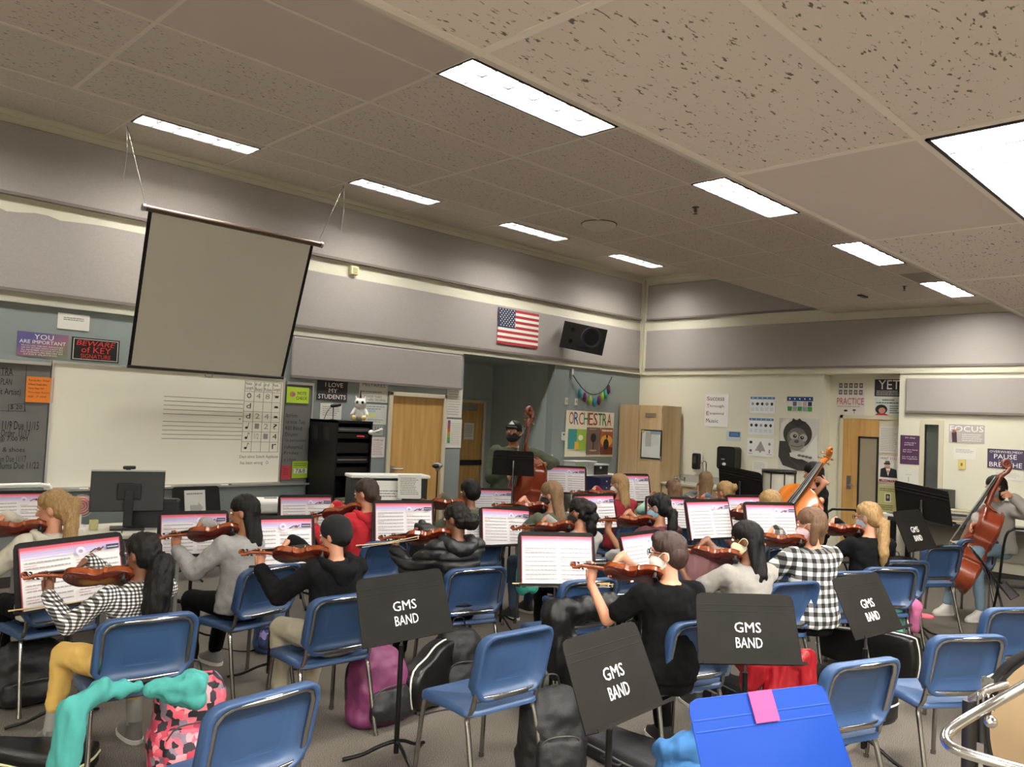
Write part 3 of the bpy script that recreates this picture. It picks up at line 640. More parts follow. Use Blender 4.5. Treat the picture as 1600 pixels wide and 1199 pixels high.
g = MB(); g.T = M_; g.prism([(-.10, -.203), (.1, -.203), (.06, -.19), (-.06, -.19)], -.17, -.13); g.build('horn', flat('050505'), t)
MB().tube([(0, .15, 0), (0, .30, 0)], .04, 10).build('bracket', blackm, t)

# far wall posters ------------------------------------------------
s = P('B', 1102, 616, 1137, 668, 'f0eeea', 'white Success Through Exceptional Music poster')
for k, (a, b) in enumerate((('S', 'uccess'), ('T', 'hrough'), ('E', 'xceptional'), ('M', 'usic'))):
    z = .80-k*.225; s.text(a, .08, z, .2, z+.12, 'a02030'); s.text(b, .22, z, .82 if k < 3 else .60, z+.10, '2a2424')
put(s)
s = P('B', 1135, 673, 1157, 690, 'c8ccd0', 'blue and white hygiene notice above the towel dispenser', 'notice', 'notice'); s.rect(.2, .4, .95, .9, '2a5a8a').lines(.3, .5, .9, .8, 2, '8ab0d0'); put(s)
def icons(x0, y0, x1_, y1, band, lb, alt=False):
    s = P('B', x0, y0, x1_, y1, 'e9edf0', lb); s.rect(.02, .82, .98, .96, band)
    for k in range(5):
        s.disc(.12+k*.19, .89, .02, .03, 'dfe8f0'); s.disc(.12+k*.19, .55, .05+.01*(k % 2), .09, '1c1c20' if (k+alt) % 3 else '8a9aa0', 9+k); s.lines(.05+k*.19, .14, .2+k*.19, .34, 3, '9aa0a4', .3)
    put(s)
icons(1172, 619, 1211, 647, '5a80b0', 'icon chart with pale blue header, topmost of three on far wall')
icons(1170, 652, 1209, 681, '5a80b0', 'icon chart with blue header, middle of three on far wall', True)
s = P('B', 1168, 684, 1208, 715, 'e9e9e6', 'white poster with icons around a figure, lowest of three'); s.disc(.5, .5, .06, .3, '8a8a88'); s.poly([(.3, .3), (.7, .3), (.52, .85)], '9a9a98'); s.disc(.14, .76, .06, .08, '1c1c20'); s.disc(.14, .3, .05, .08, '6a6a68'); s.disc(.85, .7, .05, .08, '8a8a88'); s.rect(.84, .2, .87, .4, '1c1c20'); s.lines(.05, .1, .25, .18, 1, '8a8a88').lines(.75, .1, .95, .18, 1, '8a8a88'); put(s)
s = P('B', 1176, 720, 1199, 737, 'e6e4dc', 'small white text note under the three icon charts', 'note', 'note'); s.lines(.1, .1, .9, .9, 6, '9a9a96', .3); put(s)
s = P('B', 1230, 620, 1270, 645, 'e0e8e0', 'poster with navy header and green blocks on far wall'); s.rect(0, .72, 1, 1, '28407c')
for k in range(5): s.rect(.03+k*.195, .08, .2+k*.195, .36, '3f8a3a' if k % 2 == 0 else '9aa0a0'); s.rect(.04+k*.195, .40, .19+k*.195, .68, ('e8dcdc', '6a6078', 'c8d0c8', 'd0a8a8', '2a3050')[k]); s.disc(.11+k*.195, .86, .03, .05, 'e6ecf6')
put(s)
# orangutan poster (black and white photograph)
s = P('B', 1218, 653, 1278, 738, 'bdb9b0', 'large black and white poster of a baby orangutan'); A = s
A.poly([(0, .0), (1, 0), (1, 1), (.1, 1), (.0, .7)], 'cfccc4'); A.poly([(.05, .9), (.25, 1), (.2, .4), (.03, .5)], 'dedbd2'); A.poly([(.6, .3), (.95, .7), (1, .1), (.7, .05)], 'e6e4dc')
A.poly([(.02, .55), (.0, .25), (.12, .08), (.5, .0), (.95, .0), (.98, .1), (.6, .22), (.35, .3), (.25, .55)], '3c3a38')
for k in range(14): A.stroke([(.04+.02*k, .46-.02*k), (.14+.03*k, .34-.02*k)], .004, '57544f' if k % 2 else '2a2826')
A.disc(.48, .70, .36, .27, '3a3735', 26); A.poly([(.3, .9), (.36, 1), (.45, .96), (.52, 1.0), (.6, .95), (.7, .93), (.5, .85)], '2c2a28')
A.disc(.47, .62, .25, .20, '6a6662', 22); A.disc(.40, .66, .11, .075, 'a8a49c', 18); A.disc(.63, .63, .10, .075, 'a8a49c', 18)
for u, v_ in ((.42, .655), (.60, .63)): A.disc(u, v_, .05, .035, '1a1816', 14); A.disc(u+.01, v_+.01, .012, .009, 'e8e6e0', 8)
A.disc(.47, .50, .20, .11, '8a867f', 20); A.disc(.47, .555, .06, .035, '55524d', 14)
for u in (.445, .495): A.disc(u, .553, .012, .01, '141210', 8)
A.stroke([(.33, .475), (.42, .455), (.52, .455), (.62, .485)], .004, '2a2826')
A.poly([(.3, .33), (.5, .36), (.75, .33), (.9, .28), (.8, .22), (.5, .22), (.32, .26)], 'dad7ce')
for k in range(4): A.disc(.55+k*.09, .29-.01*k, .05, .025, '6f6b66', 10)
put(A)
# recess posters (on the recess back wall)
def PR(x0, y0, x1_, y1, col, label, cat='poster', name='poster', X=RX):
    p, q = on_x(x0, y0, X-.006), on_x(x1_, y1, X-.006); s = Sheet(abs(p.y-q.y), p.z-q.z, col); s.meta = (name, (p+q)/2, -PI/2, label, cat, None, 0); return s
s = PR(1308, 596, 1351, 649, 'ddd6cf', 'PRACTICE poster with rows of small pictures above recess door')
for r_ in range(2):
    for k in range(5): s.rect(.08+k*.18, .80-r_*.2, .20+k*.18, .94-r_*.2, '5f5b56'); s.disc(.14+k*.18, .87-r_*.2, .04, .04, 'b0aaa2', 8)
s.text('PRACTICE', .03, .30, .97, .50, 'b5525c').lines(.05, .22, .95, .27, 1, '9a9088'); s.disc(.35, .12, .07, .03, '2a2826', 10); s.rect(.6, .12, .7, .16, '2a2826'); s.rect(.64, .03, .655, .13, '2a2826'); put(s)
s = PR(1367, 593, 1406, 620, '333036', 'dark YET poster above the recess door'); s.text('YET', .15, .42, 1.0, .95, 'eeeae4'); s.lines(.08, .05, .98, .36, 3, 'c8c4be', .4, .1); put(s)
s = PR(1367, 622, 1406, 650, 'c9d2cc', 'poster with dark haired woman beneath the YET poster'); s.lines(.3, .82, .8, .95, 1, '4a4a4a', .5).lines(.06, .66, .98, .78, 1, '4a4a4a', .5).lines(.6, .1, .98, .6, 4, '5a5a5a', .4)
s.disc(.27, .34, .24, .28, '1c1618', 16); s.disc(.3, .28, .14, .17, 'c08a7a', 14); s.poly([(.02, 0), (.12, .12), (.42, .12), (.58, 0)], 'b03040'); put(s)
s = PR(1374, 666, 1404, 709, 'd9d4cb', 'grey lined sheet on right side of recess door', 'sheet', 'paper', RX-.02); s.lines(.08, .06, .92, .95, 14, '9c988f', .3); put(s)
s = PR(1373, 712, 1403, 756, 'e4dfd8', 'I WANT YOU poster with a dark suited figure pointing', X=RX-.02)
s.text('I WANT', .06, .86, .50, .96, '2a2422').text('YOU', .56, .86, .92, .96, 'b03038')
s.disc(.45, .62, .14, .1, 'd0a488', 14); s.rect(.28, .68, .6, .74, '2a2830'); s.poly([(.33, .74), (.36, .82), (.56, .82), (.57, .74)], '5a5a60'); s.poly([(.1, .2), (.12, .5), (.3, .56), (.62, .56), (.92, .5), (.96, .2)], '23222a'); s.poly([(.38, .54), (.5, .25), (.62, .54)], 'e6e0da'); s.disc(.5, .42, .07, .06, 'c89a7c', 10); s.rect(.05, .03, .95, .12, '9a2830'); s.text('PRACTICE', .2, .045, .9, .11, 'e6e0da'); put(s)
s = PR(1372, 758, 1402, 803, 'b9b57a', 'olive notice with a small portrait low beside recess door', X=RX-.02); s.rect(.36, .4, .66, .72, 'e6e2d8').rect(.4, .43, .62, .69, '3a3632').disc(.51, .58, .06, .06, 'c09a80', 9).lines(.08, .78, .92, .92, 2, '5a582a', .4).lines(.08, .08, .92, .3, 3, '5a582a', .4); put(s)
# wall right of the recess
s = P('B', 1407, 680, 1437, 727, '4f2c4e', 'purple it\'s okay nobody\'s perfect poster')
for k, (t, a, b) in enumerate((("it's okay", .25, .75), ("nobody's\nperfect", .22, .8), ('we are here\nfor you', .14, .88), ('we are all in\nthis together', .1, .9))): s.text(t, a, (.88, .64, .40, .16)[k], b, (.95, .77, .53, .29)[k], 'eadfe8')
put(s)
s = P('B', 1405, 733, 1434, 758, 'dcd9cf', 'white sheet below the purple poster', 'sheet', 'paper'); s.lines(.35, .6, .7, .7, 1, '9a9a96').rect(.48, .15, .53, .5, 'a8a8a4'); put(s)
s = P('B', 1483, 663, 1538, 694, 'b6aeaa', 'grey FOCUS poster with a figure'); s.text('FOCUS', .03, .62, .97, .93, 'f0eeea').lines(.38, .08, .95, .52, 4, 'ded8d4', .4, .2); s.poly([(.1, .02), (.08, .55), (.22, .6), (.24, .02)], '4a2c38').disc(.15, .62, .05, .09, '8a5a4a', 10); s.rect(.14, .66, .3, .72, 'c07a3a'); put(s)
s = P('B', 1490, 698, 1525, 719, 'e2dfd5', 'white note under the FOCUS poster', 'note', 'note'); s.lines(.1, .5, .9, .85, 3, '8a8a86', .3); put(s)
s = P('B', 1543, 701, 1602, 735, '4a3f58', 'dark purple OVERWHELMED PAUSE AND BREATHE poster'); s.text('OVERWHELMED?', .06, .80, .92, .92, 'ece8ee').text('PAUSE', .18, .50, .78, .74, 'f4f0f4').text('/ AND ?', .3, .34, .66, .45, 'd8d0dc').text('BREATHE', .06, .08, .92, .32, 'f4f0f4'); put(s)
s = P('B', 1551, 736, 1598, 752, 'dedbd1', 'white note under the PAUSE AND BREATHE poster', 'note', 'note'); s.lines(.1, .3, .9, .85, 3, 'a8a8a4', .3); put(s)
p = wb(1503, 726, .008); t = thing('light_switch', 'yellowed light switch below the FOCUS poster', 'light switch', p, -PI/2); MB().box((0, 0, 0), (.09, .012, .13)).build('plate', flat('d8c87a'), t, bevel=.003); MB().box((0, -.01, 0), (.02, .012, .04)).build('toggle', flat('8a7a40'), t)
# dispensers
p = wb(1139, 716, .1); t = thing('towel_dispenser', 'black paper towel dispenser over the sink counter', 'paper towel dispenser', p, -PI/2)
g = MB(); g.prism(rrect(.33, .36, .06), -.09, .09); g.T = Matrix.Rotation(PI/2, 4, 'X'); g = MB(); g.T = Matrix.Rotation(PI/2, 4, 'X'); g.prism(rrect(.33, .37, .05), -.1, .1, True); g.build('cover', black, t, bevel=.02)
MB().box((0, -.0, -.19), (.26, .12, .03)).build('paper_slot', flat('8a8a8a'), t); MB().ell((-.03, -.1, -.1), (.035, .008, .025)).build('badge', flat('d8d8d8'), t); MB().box((-.05, -.102, -.02), (.06, .004, .012)).build('badge', flat('b8b8b8'), t)
p = wb(1089, 721, .06); t = thing('soap_dispenser', 'narrow black soap dispenser on white backplate', 'soap dispenser', p, -PI/2)
MB().box((0, .03, .01), (.17, .02, .32)).build('backplate', wp, t, bevel=.01); g = MB(); g.T = Matrix.Rotation(PI/2, 4, 'X'); g.prism(rrect(.12, .27, .03), -.03, .06, True); g.build('cover', black, t, bevel=.008); MB().box((-.01, -.062, .03), (.05, .004, .12)).build('window', flat('3a3a3c'), t)
# ------------------------------------------------------------ builders: chair, music stand, book, string instruments
chairblue = mat('chair_blue_plastic', '2b4468', .42, var=.08, vscale=5); tubing = mat('chair_chrome', '9c9a98', .22, 1)
def make_chair(tube=True):
    t = thing('school_chair', 'x', 'chair')
    g = MB(); o = rrect(.45, .42, .06, 4)                       # seat, dished
    rg = []
    for k, (sc, dz) in enumerate(((1.0, -.028), (1.0, 0), (.93, .006), (.6, -.006), (.2, -.012))):
        rg.append([V((x*sc, y*sc, .445+dz+(-.012 if y < -.15 and k > 1 else 0)+(-.016*(y > .17)))) for x, y in o])
    g.rings(rg); g.build('seat', chairblue, t)
    def BP(x, z, d=0):                                          # backrest surface: leans back, gently curved
        return V((x, -.205-(z-.48)*.24+.03*(x/.22)**2*1.0-d, z))
    g = MB(); o = [(x, z) for x, z in rrect(.45, .325, .07, 5, 0, .645)]
    o = [(x*(1-.06*(z < .55)), z) for x, z in o]
    ci = lambda f: [((x)*f, .645+(z-.645)*f) for x, z in o]
    F = lambda L, d: [BP(x, z, d) for x, z in L]
    g.rings([F(ci(.35), -.012), F(ci(.86), -.012), F(ci(.985), -.008), F(ci(1.0), .004), F(ci(1.0), .040), F(ci(.985), .045), F(ci(.90), .043), F(ci(.88), .004), F(ci(.5), -.006)])
    g.build('backrest', chairblue, t, bevel=0)
    w_ = .195
    top = [BP(-w_-.005, .50, .028), BP(-w_, .60, .03), BP(-w_, .74, .03), BP(-w_+.02, .775, .03), BP(-w_+.055, .79, .03), BP(0, .79, .032), BP(w_-.055, .79, .03), BP(w_-.02, .775, .03), BP(w_, .74, .03), BP(w_, .60, .03), BP(w_+.005, .50, .028)]
    if not tube: top = None
    if top: MB().tube(top, .0125, 8, flat=1.0).build('back_frame', tubing, t)
    for s in (-1, 1):
        MB().tube(smooth_path([BP(s*w_, .53, .026), BP(s*w_, .49, .022), V((s*.20, -.195, .445)), V((s*.205, -.17, .40)), V((s*.21, -.19, .33)), V((s*.222, -.27, .012))], 4), .0125, 8).tube([(s*.222, -.27, .02), (s*.224, -.275, 0)], .015, 8).build('leg', tubing, t)
        MB().tube(smooth_path([V((s*.18, .12, .41)), V((s*.19, .165, .405)), V((s*.20, .185, .36)), V((s*.215, .215, .012))], 4), .0125, 8).tube([(s*.215, .215, .02), (s*.216, .217, 0)], .015, 8).build('leg', tubing, t)
    g = MB()
    for s in (-1, 1): g.tube([(s*.205, -.175, .41), (s*.18, .13, .41)], .01, 6)
    g.tube([(-.2, -.16, .405), (.2, -.16, .405)], .009, 6); g.tube([(-.18, .1, .405), (.18, .1, .405)], .009, 6); g.build('seat_frame', tubing, t)
    g = MB()
    pts = [BP(-w_, .497, .032), BP(-.1, .500, .034), BP(0, .502, .035), BP(.1, .500, .034), BP(w_, .497, .032)]; g.tube(pts, .013, 8, flat=.45, up=(0, 1, 0)); g.build('crossbar', tubing, t)
    return t
_cp = {}
def chair(px, py, D, rel, label, tube=True, group='blue school chairs', world=None, rz=None):
    """px,py: middle of the backrest's top edge"""
    if tube not in _cp: t = _cp[tube] = make_chair(tube)
    else: t = copy_tree(_cp[tube])
    if rz is None: rz = heading_of(px)+R(rel)
    if world is None:
        p = on_z(px, py, .81) if D is None else at(px, py, D)
        q = Matrix.Rotation(rz, 3, 'Z') @ V((0, -.30, 0)); t.location = (p.x-q.x, p.y-q.y, 0)
    else: t.location = (world[0], world[1], 0)
    t.rotation_euler = (0, 0, rz); tag(t, label, 'chair', group)
    return t
# music stand ---------------------------------------------------
def stand(px, py, D, rel, tilt, label, col=None, w=.50, h=.335, text=None, group=None, base=True, roll=0, name='music_stand', lip=.06, shaft=True):
    mt = col or mat('stand_black', '1c1a19', .5, 0, bump=.04, bscale=300, spec=.12)
    c = at(px, py, D); rz = heading_of(px)+R(rel); t = thing(name, label, 'music stand', (c.x, c.y, 0), rz, group)
    M_ = Matrix.Translation((0, 0, c.z)) @ Matrix.Rotation(R(roll), 4, 'Y') @ Matrix.Rotation(-R(tilt), 4, 'X')
    RX_ = Matrix.Rotation(PI/2, 4, 'X')
    g = MB(); g.T = M_ @ RX_; o = [(-w/2-.012, -h/2), (w/2+.012, -h/2), (w/2, h/2-.03), (w/2-.008, h/2-.008), (w/2-.03, h/2), (-w/2+.03, h/2), (-w/2+.008, h/2-.008), (-w/2, h/2-.03)]
    g.prism(o, -.0015, .0015); g.T = M_
    for z in (h/2-.055, h/2-.085): g.tube([(-w/2+.004, .003, z), (w/2-.004, .003, z)], .006, 6)
    g.box((0, -lip/2, -h/2), (w+.02, lip, .003)); g.box((0, -lip, -h/2+.006), (w+.02, .003, .014))
    g.tube([(p[0], 0, p[1]) for p in o], .0028, 4, closed=True)
    g.build('desk', mt, t)
    bk = M_ @ V((0, .012, -.01))
    MB().tube([M_ @ V((0, .03, -.05)), M_ @ V((0, .018, .0)), M_ @ V((0, .01, .03))], .012, 8).build('tilt_joint', mat('dull_steel', '6a6866', .35, .9), t)
    jz = (M_ @ V((0, .03, -.05)))
    MB().tube([(0, jz.y, jz.z+.01), (0, jz.y, .52)], .0075, 8).build('inner_pole', MATS['dull_steel'], t)
    MB().tube([(0, jz.y, .60 if jz.z > .68 else jz.z-.08), (0, jz.y, .05)], .0135, 10).build('outer_pole', mat('stand_pole_black', '0f0f10', .35, .3), t)
    for k in range(3):
        a = 2*PI*k/3+.5; ca, sa = math.cos(a), math.sin(a)
        MB().tube(smooth_path([(ca*.01, jz.y+sa*.01, .11), (ca*.08, jz.y+sa*.08, .085), (ca*.17, jz.y+sa*.17, .04), (ca*.27, jz.y+sa*.27, .012)], 4), .012, 6, flat=.8).build('leg', MATS['stand_pole_black'], t)
    if text:
        g = MB(); g.T = M_ @ Matrix.Translation((0, -.004, -.03))
        for k, tx in enumerate(text):
            vs, fs, x0, x1, y0, y1 = text_mesh(tx); cw = .135; chh = .048
            g.add([((v_[0]-x0)/(x1-x0)*cw-cw/2, 0, (v_[1]-y0)/(y1-y0)*chh+(.012 if k == 0 else -.06)) for v_ in vs], fs)
        g.build('stencil_lettering', flat('dcdad6'), t, solid=.0015)
    t['_m'] = [v_ for r_ in (Matrix.Translation((c.x, c.y, 0)) @ Matrix.Rotation(rz, 4, 'Z') @ M_) for v_ in r_]
    return t
def desk_matrix(t): a = list(t['_m']); del t['_m']; return Matrix([a[i*4:i*4+4] for i in range(4)])
_bk = {}
def make_book(kind=0):
    t = thing('music_book', 'x', 'book'); pw, ph = .228, .30
    g = MB(); g.box((0, .004, 0), (pw*2+.01, .004, ph+.008)); g.build('cover', flat('9a2f3f', .5), t)
    for s_ in (-1, 1):
        s = Sheet(pw, ph, 'dedadb', .003)
        if kind != 2:
            s.rect(0, .96, 1, 1, 'd0566a' if kind == 0 else 'cc6a78'); s.rect(0, .925, 1, .96, 'd08ca4').rect(0, .885, 1, .925, 'b8a6cc').rect(0, .845, 1, .885, 'beb4d8').rect(0, .81, 1, .845, 'd0cae0')
        n = 8
        for k in range(n):
            z = .74-k*.09
            if s_ > 0 and kind == 0 and k < 1: continue
            s.rect(.05, z, .95, z+.022, 'bdb8ba'); s.lines(.08, z-.02, .95, z+.05, 1, '9c9799', .3, .02)
            if k % 2: s.lines(.05, z+.045, .3, z+.065, 1, 'c0808a', .6, .1)
        if kind == 0 and s_ > 0:
            s.disc(.14, .84, .10, .075, 'd8d0e4', 16); s.disc(.14, .84, .05, .03, '9a94a8', 10)
            s.stroke([(.33, .80), (.45, .85), (.55, .82), (.62, .87)], .003, '4a2a20'); s.disc(.52, .84, .05, .03, '7a3a24', 9); s.rect(.68, .82, .96, .90, '3a3a50'); s.rect(.7, .85, .94, .86, 'e0e0e8')
        if kind == 2: s.rect(.1, .84, .35, .93, '5a5a5a'); s.lines(.1, .1, .9, .8, 14, '9a9a9a', .25)
        o = s.mb.build('page', s.mats, t); o.location = (s_*pw/2, -.006, 0); o.rotation_euler = (0, 0, s_*R(4))
    return t
def book(st, label, kind=0, u=0, rot=0, v=-.012, dm=None, group='open method books on the stands', scale=1.0):
    if kind not in _bk: t = _bk[kind] = make_book(kind)
    else: t = copy_tree(_bk[kind])
    m_ = dm or desk_matrix(st); t.matrix_world = m_ @ Matrix.Translation((u, -.014, v)) @ Matrix.Rotation(R(rot), 4, 'Y') @ Matrix.Diagonal((scale, 1, scale, 1)); tag(t, label, 'book', group); return m_
# string instruments: +X bottom to scroll, +Z out of the top --------
varn = woodmat('violin_varnish', '702e12', '964a1e', .25, 5, (2, 9, 4), coat=.6); varn_back = woodmat('dark_varnish', '4a1810', '6a2414', .25, 5, (2, 9, 4), coat=.5)
bassv = woodmat('bass_varnish', '6e2814', '8a3a1c', .28, 2, (1, 5, 3), coat=.5); orangev = woodmat('orange_varnish', 'a85a1c', 'c4722a', .25, 3, (1, 5, 3), coat=.5)
ebony = mat('ebony', '15110f', .35); brass = mat('peg_brass', '8a6a3a', .35, .9); pale = mat('maple_bridge', 'c8a878', .5)
OUT = [(0, 0), (.004, .35), (.03, .62), (.10, .90), (.20, 1.0), (.30, .93), (.37, .80), (.405, .86), (.43, .70), (.50, .56), (.57, .56), (.63, .70), (.655, .68), (.70, .72), (.80, .82), (.89, .76), (.96, .50), (.99, .25), (1.0, .1)]
def make_instrument(name, cat, bl, lw, rd, arch, nl, pegl, mtop, mback, pin=0, chin=True, body_name='body'):
    t = thing(name, 'x', cat)
    half = [(p.x, p.y) for p in smooth_path([(a, b, 0) for a, b in OUT], 3)]; half = [(max(0, min(1, a)), max(b, 0)) for a, b in half]
    o = [(a*bl, -b*lw/2) for a, b in half]+[(a*bl, b*lw/2) for a, b in reversed(half[1:])]
    def ring(f, z): return [V((bl*.5+(x-bl*.5)*(f if f < .97 else f), y*f, z)) for x, y in o]
    a = arch
    g = MB(); g.rings([ring(.1, -a), ring(.4, -a*.95), ring(.7, -a*.72), ring(.9, -a*.3), ring(1.0, -.002), ring(1.035, 0), ring(1.035, rd*.1)]); g.build('back_plate', mback, t)
    g = MB(); g.rings([ring(.985, rd*.05), ring(.985, rd*.97)]); g.build('ribs', mtop, t)
    g = MB(); g.rings([ring(1.035, rd*.92), ring(1.035, rd), ring(1.0, rd+.002), ring(.9, rd+a*.3), ring(.7, rd+a*.72), ring(.4, rd+a*.95), ring(.1, rd+a)])
    tp = g.build('top_plate', mtop, t)
    k = bl/.355
    for s in (-1, 1):
        pts = [V((bl*.36+x*k, s*(.034+y)*k, rd+a*.86+.0015*k)) for x, y in ((-.03, .012), (-.02, .018), (.0, .008), (.025, -.002), (.045, -.008), (.05, -.014))]
        MB().tube(smooth_path(pts, 3), .0028*k, 5, flat=.4).build('f_hole', ebony, tp)
    hz = rd+a
    br = bl*.545
    MB().prism([(-.021*k, hz-.004), (-.018*k, hz+.02*k), (-.01*k, hz+.031*k), (.01*k, hz+.031*k), (.018*k, hz+.02*k), (.021*k, hz-.004)], 0, .004*k).v
    g = MB(); g.T = Matrix.Translation((br*.86, 0, 0)) @ Matrix.Rotation(PI/2, 4, 'Z') @ Matrix.Rotation(PI/2, 4, 'X'); g.prism([(-.021*k, hz-.006*k), (.021*k, hz-.006*k), (.018*k, hz+.02*k), (.01*k, hz+.031*k), (-.01*k, hz+.031*k), (-.018*k, hz+.02*k)], 0, .004*k); g.build('bridge', pale, t)
    g = MB(); g.rings([[V((x, y*w2*k, z)) for y, z in ((-1, h0), (-.5, h0+.004*k), (.5, h0+.004*k), (1, h0), (.5, h0-.003*k), (-.5, h0-.003*k))] for x, w2, h0 in ((.006*k, .008, rd+.006*k), (.06*k, .014, hz+.004*k), (.105*k, .021, hz+.012*k))]); g.build('tailpiece', ebony, t)
    fe = bl+nl; fz = hz+.010*k
    g = MB(); g.rings([[V((x, y*w2*k, z)) for y, z in ((-1, h0), (-.6, h0+.004*k), (.6, h0+.004*k), (1, h0), (.8, h0-.005*k), (-.8, h0-.005*k))] for x, w2, h0 in ((bl*.66, .021, hz+.018*k), (bl, .017, rd+.018*k), (fe, .0118, rd+.006*k))]); g.build('fingerboard', ebony, t)
    g = MB(); nz = rd+.0*k
    g.loft([((bl-.005, 0, rd*.45), .014*k, rd*.5, Matrix.Rotation(PI/2, 3, 'Y')), ((bl+.012*k, 0, rd-.008*k), .013*k, .012*k, Matrix.Rotation(PI/2, 3, 'Y')), ((bl+nl*.5, 0, rd-.004*k), .0105*k, .011*k, Matrix.Rotation(PI/2, 3, 'Y')), ((fe-.01*k, 0, rd-.004*k), .0105*k, .011*k, Matrix.Rotation(PI/2, 3, 'Y')), ((fe+.01*k, 0, rd-.004*k), .0115*k, .014*k, Matrix.Rotation(PI/2, 3, 'Y')), ((fe+pegl*.6, 0, rd-.018*k), .010*k, .012*k, Matrix.Rotation(PI/2, 3, 'Y')), ((fe+pegl, 0, rd-.022*k), .008*k, .009*k, Matrix.Rotation(PI/2, 3, 'Y'))], 14)
    nk = g.build('neck', mtop, t)
    sx = fe+pegl; g = MB(); pts = []; rs = []
    for i in range(26):
        th = i/25*PI*3.2; r_ = (.0175-.0125*i/25)*k; pts.append((sx+.006*k+r_*math.cos(PI*.5+th*-1+PI)*-1*-1, 0, rd-.013*k+r_*math.sin(PI*.5-th+PI)+.01*k)); rs.append((.0085-.004*i/25)*k)
    g.tube(pts, rs, 8, up=(0, 1, 0)); g.ell((sx+.006*k, 0, rd-.003*k), (.006*k, .016*k, .006*k)); g.build('scroll', mtop, nk)
    for i in range(4):
        s = 1 if i % 2 else -1; x = fe+pegl*(.18+.2*i)
        kp = k if cat == 'violin' else k*.62; MB().tube([(x, -s*.014*k, rd-.006*k), (x, s*(.014*k+.014*kp), rd-.006*k)], .003*kp, 6).ell((x, s*(.014*k+.023*kp), rd-.006*k), (.0085*kp, .011*kp, .003*kp)).build('peg', ebony if cat == 'violin' else brass, t)
    for i in range(4):
        y0 = (-.0165+.011*i)*k; y1_ = (-.0085+.0057*i)*k*.9
        MB().tube([(.1*k, y0*.6, hz+.014*k), (br*.86, y0, hz+.031*k+.0008), (fe, y1_, rd+.012*k)], .0007*k if cat == 'violin' else .0011*k*.6, 4).build('string', steel, t)
    if chin:
        MB().ell((.045, .035, rd+.022), (.045, .032, .008)).ell((.012, .02, rd+.008), (.01, .02, .018)).build('chin_rest', ebony, t)
        MB().box((.04, 0, -.035), (.025, .18, .010)).ell((.04, .09, -.022), (.01, .008, .02)).ell((.04, -.09, -.022), (.01, .008, .02)).build('shoulder_rest', black, t)
    if pin: MB().tube([(0, 0, rd*.5), (-pin, 0, rd*.5)], .005*2, 8).build('endpin', steel, t)
    return t
_vi = {}
def frame_matrix(org, xdir, zdir):
    x = V(xdir).normalized(); z = (V(zdir)-x*V(zdir).dot(x)).normalized(); y = z.cross(x)
    return Matrix(((x.x, y.x, z.x, org[0]), (x.y, y.y, z.y, org[1]), (x.z, y.z, z.z, org[2]), (0, 0, 0, 1)))
def violin(mw, label, scale=.96):
    if 'v' not in _vi: t = _vi['v'] = make_instrument('violin', 'violin', .355, .208, .031, .016, .135, .062, varn, varn_back)
    else: t = copy_tree(_vi['v'])
    t.matrix_world = mw @ Matrix.Scale(scale, 4); return tag(t, label, 'violin', 'violins held by the players')
def bow(a, b, label):
    a = V(a); b = V(b); t = thing('bow', label, 'bow', a, 0, 'violin bows'); d = b-a
    mid = d*.5+V((0, 0, -.012)); MB().tube([V((0, 0, 0)), mid, d], [.0045, .004, .003], 6).build('stick', pale, t)
    MB().tube([d*.07+V((0, 0, -.018)), d*.97+V((0, 0, -.018))], .003, 4, flat=.4).build('hair', flat('d8cfb8'), t)
    MB().box(d*.06+V((0, 0, -.011)), (.02, .02, .018)).build('frog', ebony, t); MB().box(d*.985+V((0, 0, -.01)), (.006, .006, .018)).build('tip', pale, t)
    return t
# ------------------------------------------------------------ people
BAKE = []                                     # (object, voxel, smooth, noise amplitude, noise scale, quilt, extra mesh builder)
def blob(mb, name, m, parent, vox=.009, sm=3, amp=0, ns=12, quilt=0, extra=None, stretch=None):
    o = mb.build(name, m, parent); r = o.modifiers.new('r', 'REMESH'); r.mode = 'VOXEL'; r.voxel_size = vox; r.use_smooth_shade = True
    BAKE.append((o, sm, amp, ns, quilt, extra, stretch)); return o
def bake_all():
    dg = bpy.context.evaluated_depsgraph_get()
    for o, sm, amp, ns, quilt, extra, stretch in BAKE:
        me = bpy.data.meshes.new_from_object(o.evaluated_get(dg)); ms = list(o.data.materials); o.modifiers.clear()
        bm = bmesh.new(); bm.from_mesh(me)
        for _ in range(sm): bmesh.ops.smooth_vert(bm, verts=bm.verts, factor=.5, use_axis_x=True, use_axis_y=True, use_axis_z=True)
        if amp or quilt:
            bm.normal_update()
            off = V((sum(map(ord, o.name)) % 97, 0, 0)); st = stretch or (1, 1, 1)
            mv = []
            for v_ in bm.verts:
                p = v_.co; a = amp*noise.noise(V((p.x*ns*st[0], p.y*ns*st[1], p.z*ns*st[2]))+off)
                if amp: a += amp*.5*noise.noise(V((p.x*ns*2.3*st[0], p.y*ns*2.3*st[1], p.z*ns*2.3*st[2]))+off)
                if quilt: a -= quilt*(1-abs(math.sin(p.z*PI/.075)))**3
                mv.append(a)
            for v_, a in zip(bm.verts, mv): v_.co += v_.normal*a
        for f_ in bm.faces: f_.smooth = True
        if extra:
            e = bpy.data.meshes.new('e'); e.from_pydata([tuple(p) for p in extra.v], [], extra.f); e.polygons.foreach_set('use_smooth', extra.s); bm.from_mesh(e); bpy.data.meshes.remove(e)
        nm = o.data.name; old = o.data; bm.to_mesh(me); bm.free(); o.data = me; bpy.data.meshes.remove(old); me.name = nm; me.materials.clear()
        for m in ms: me.materials.append(m)
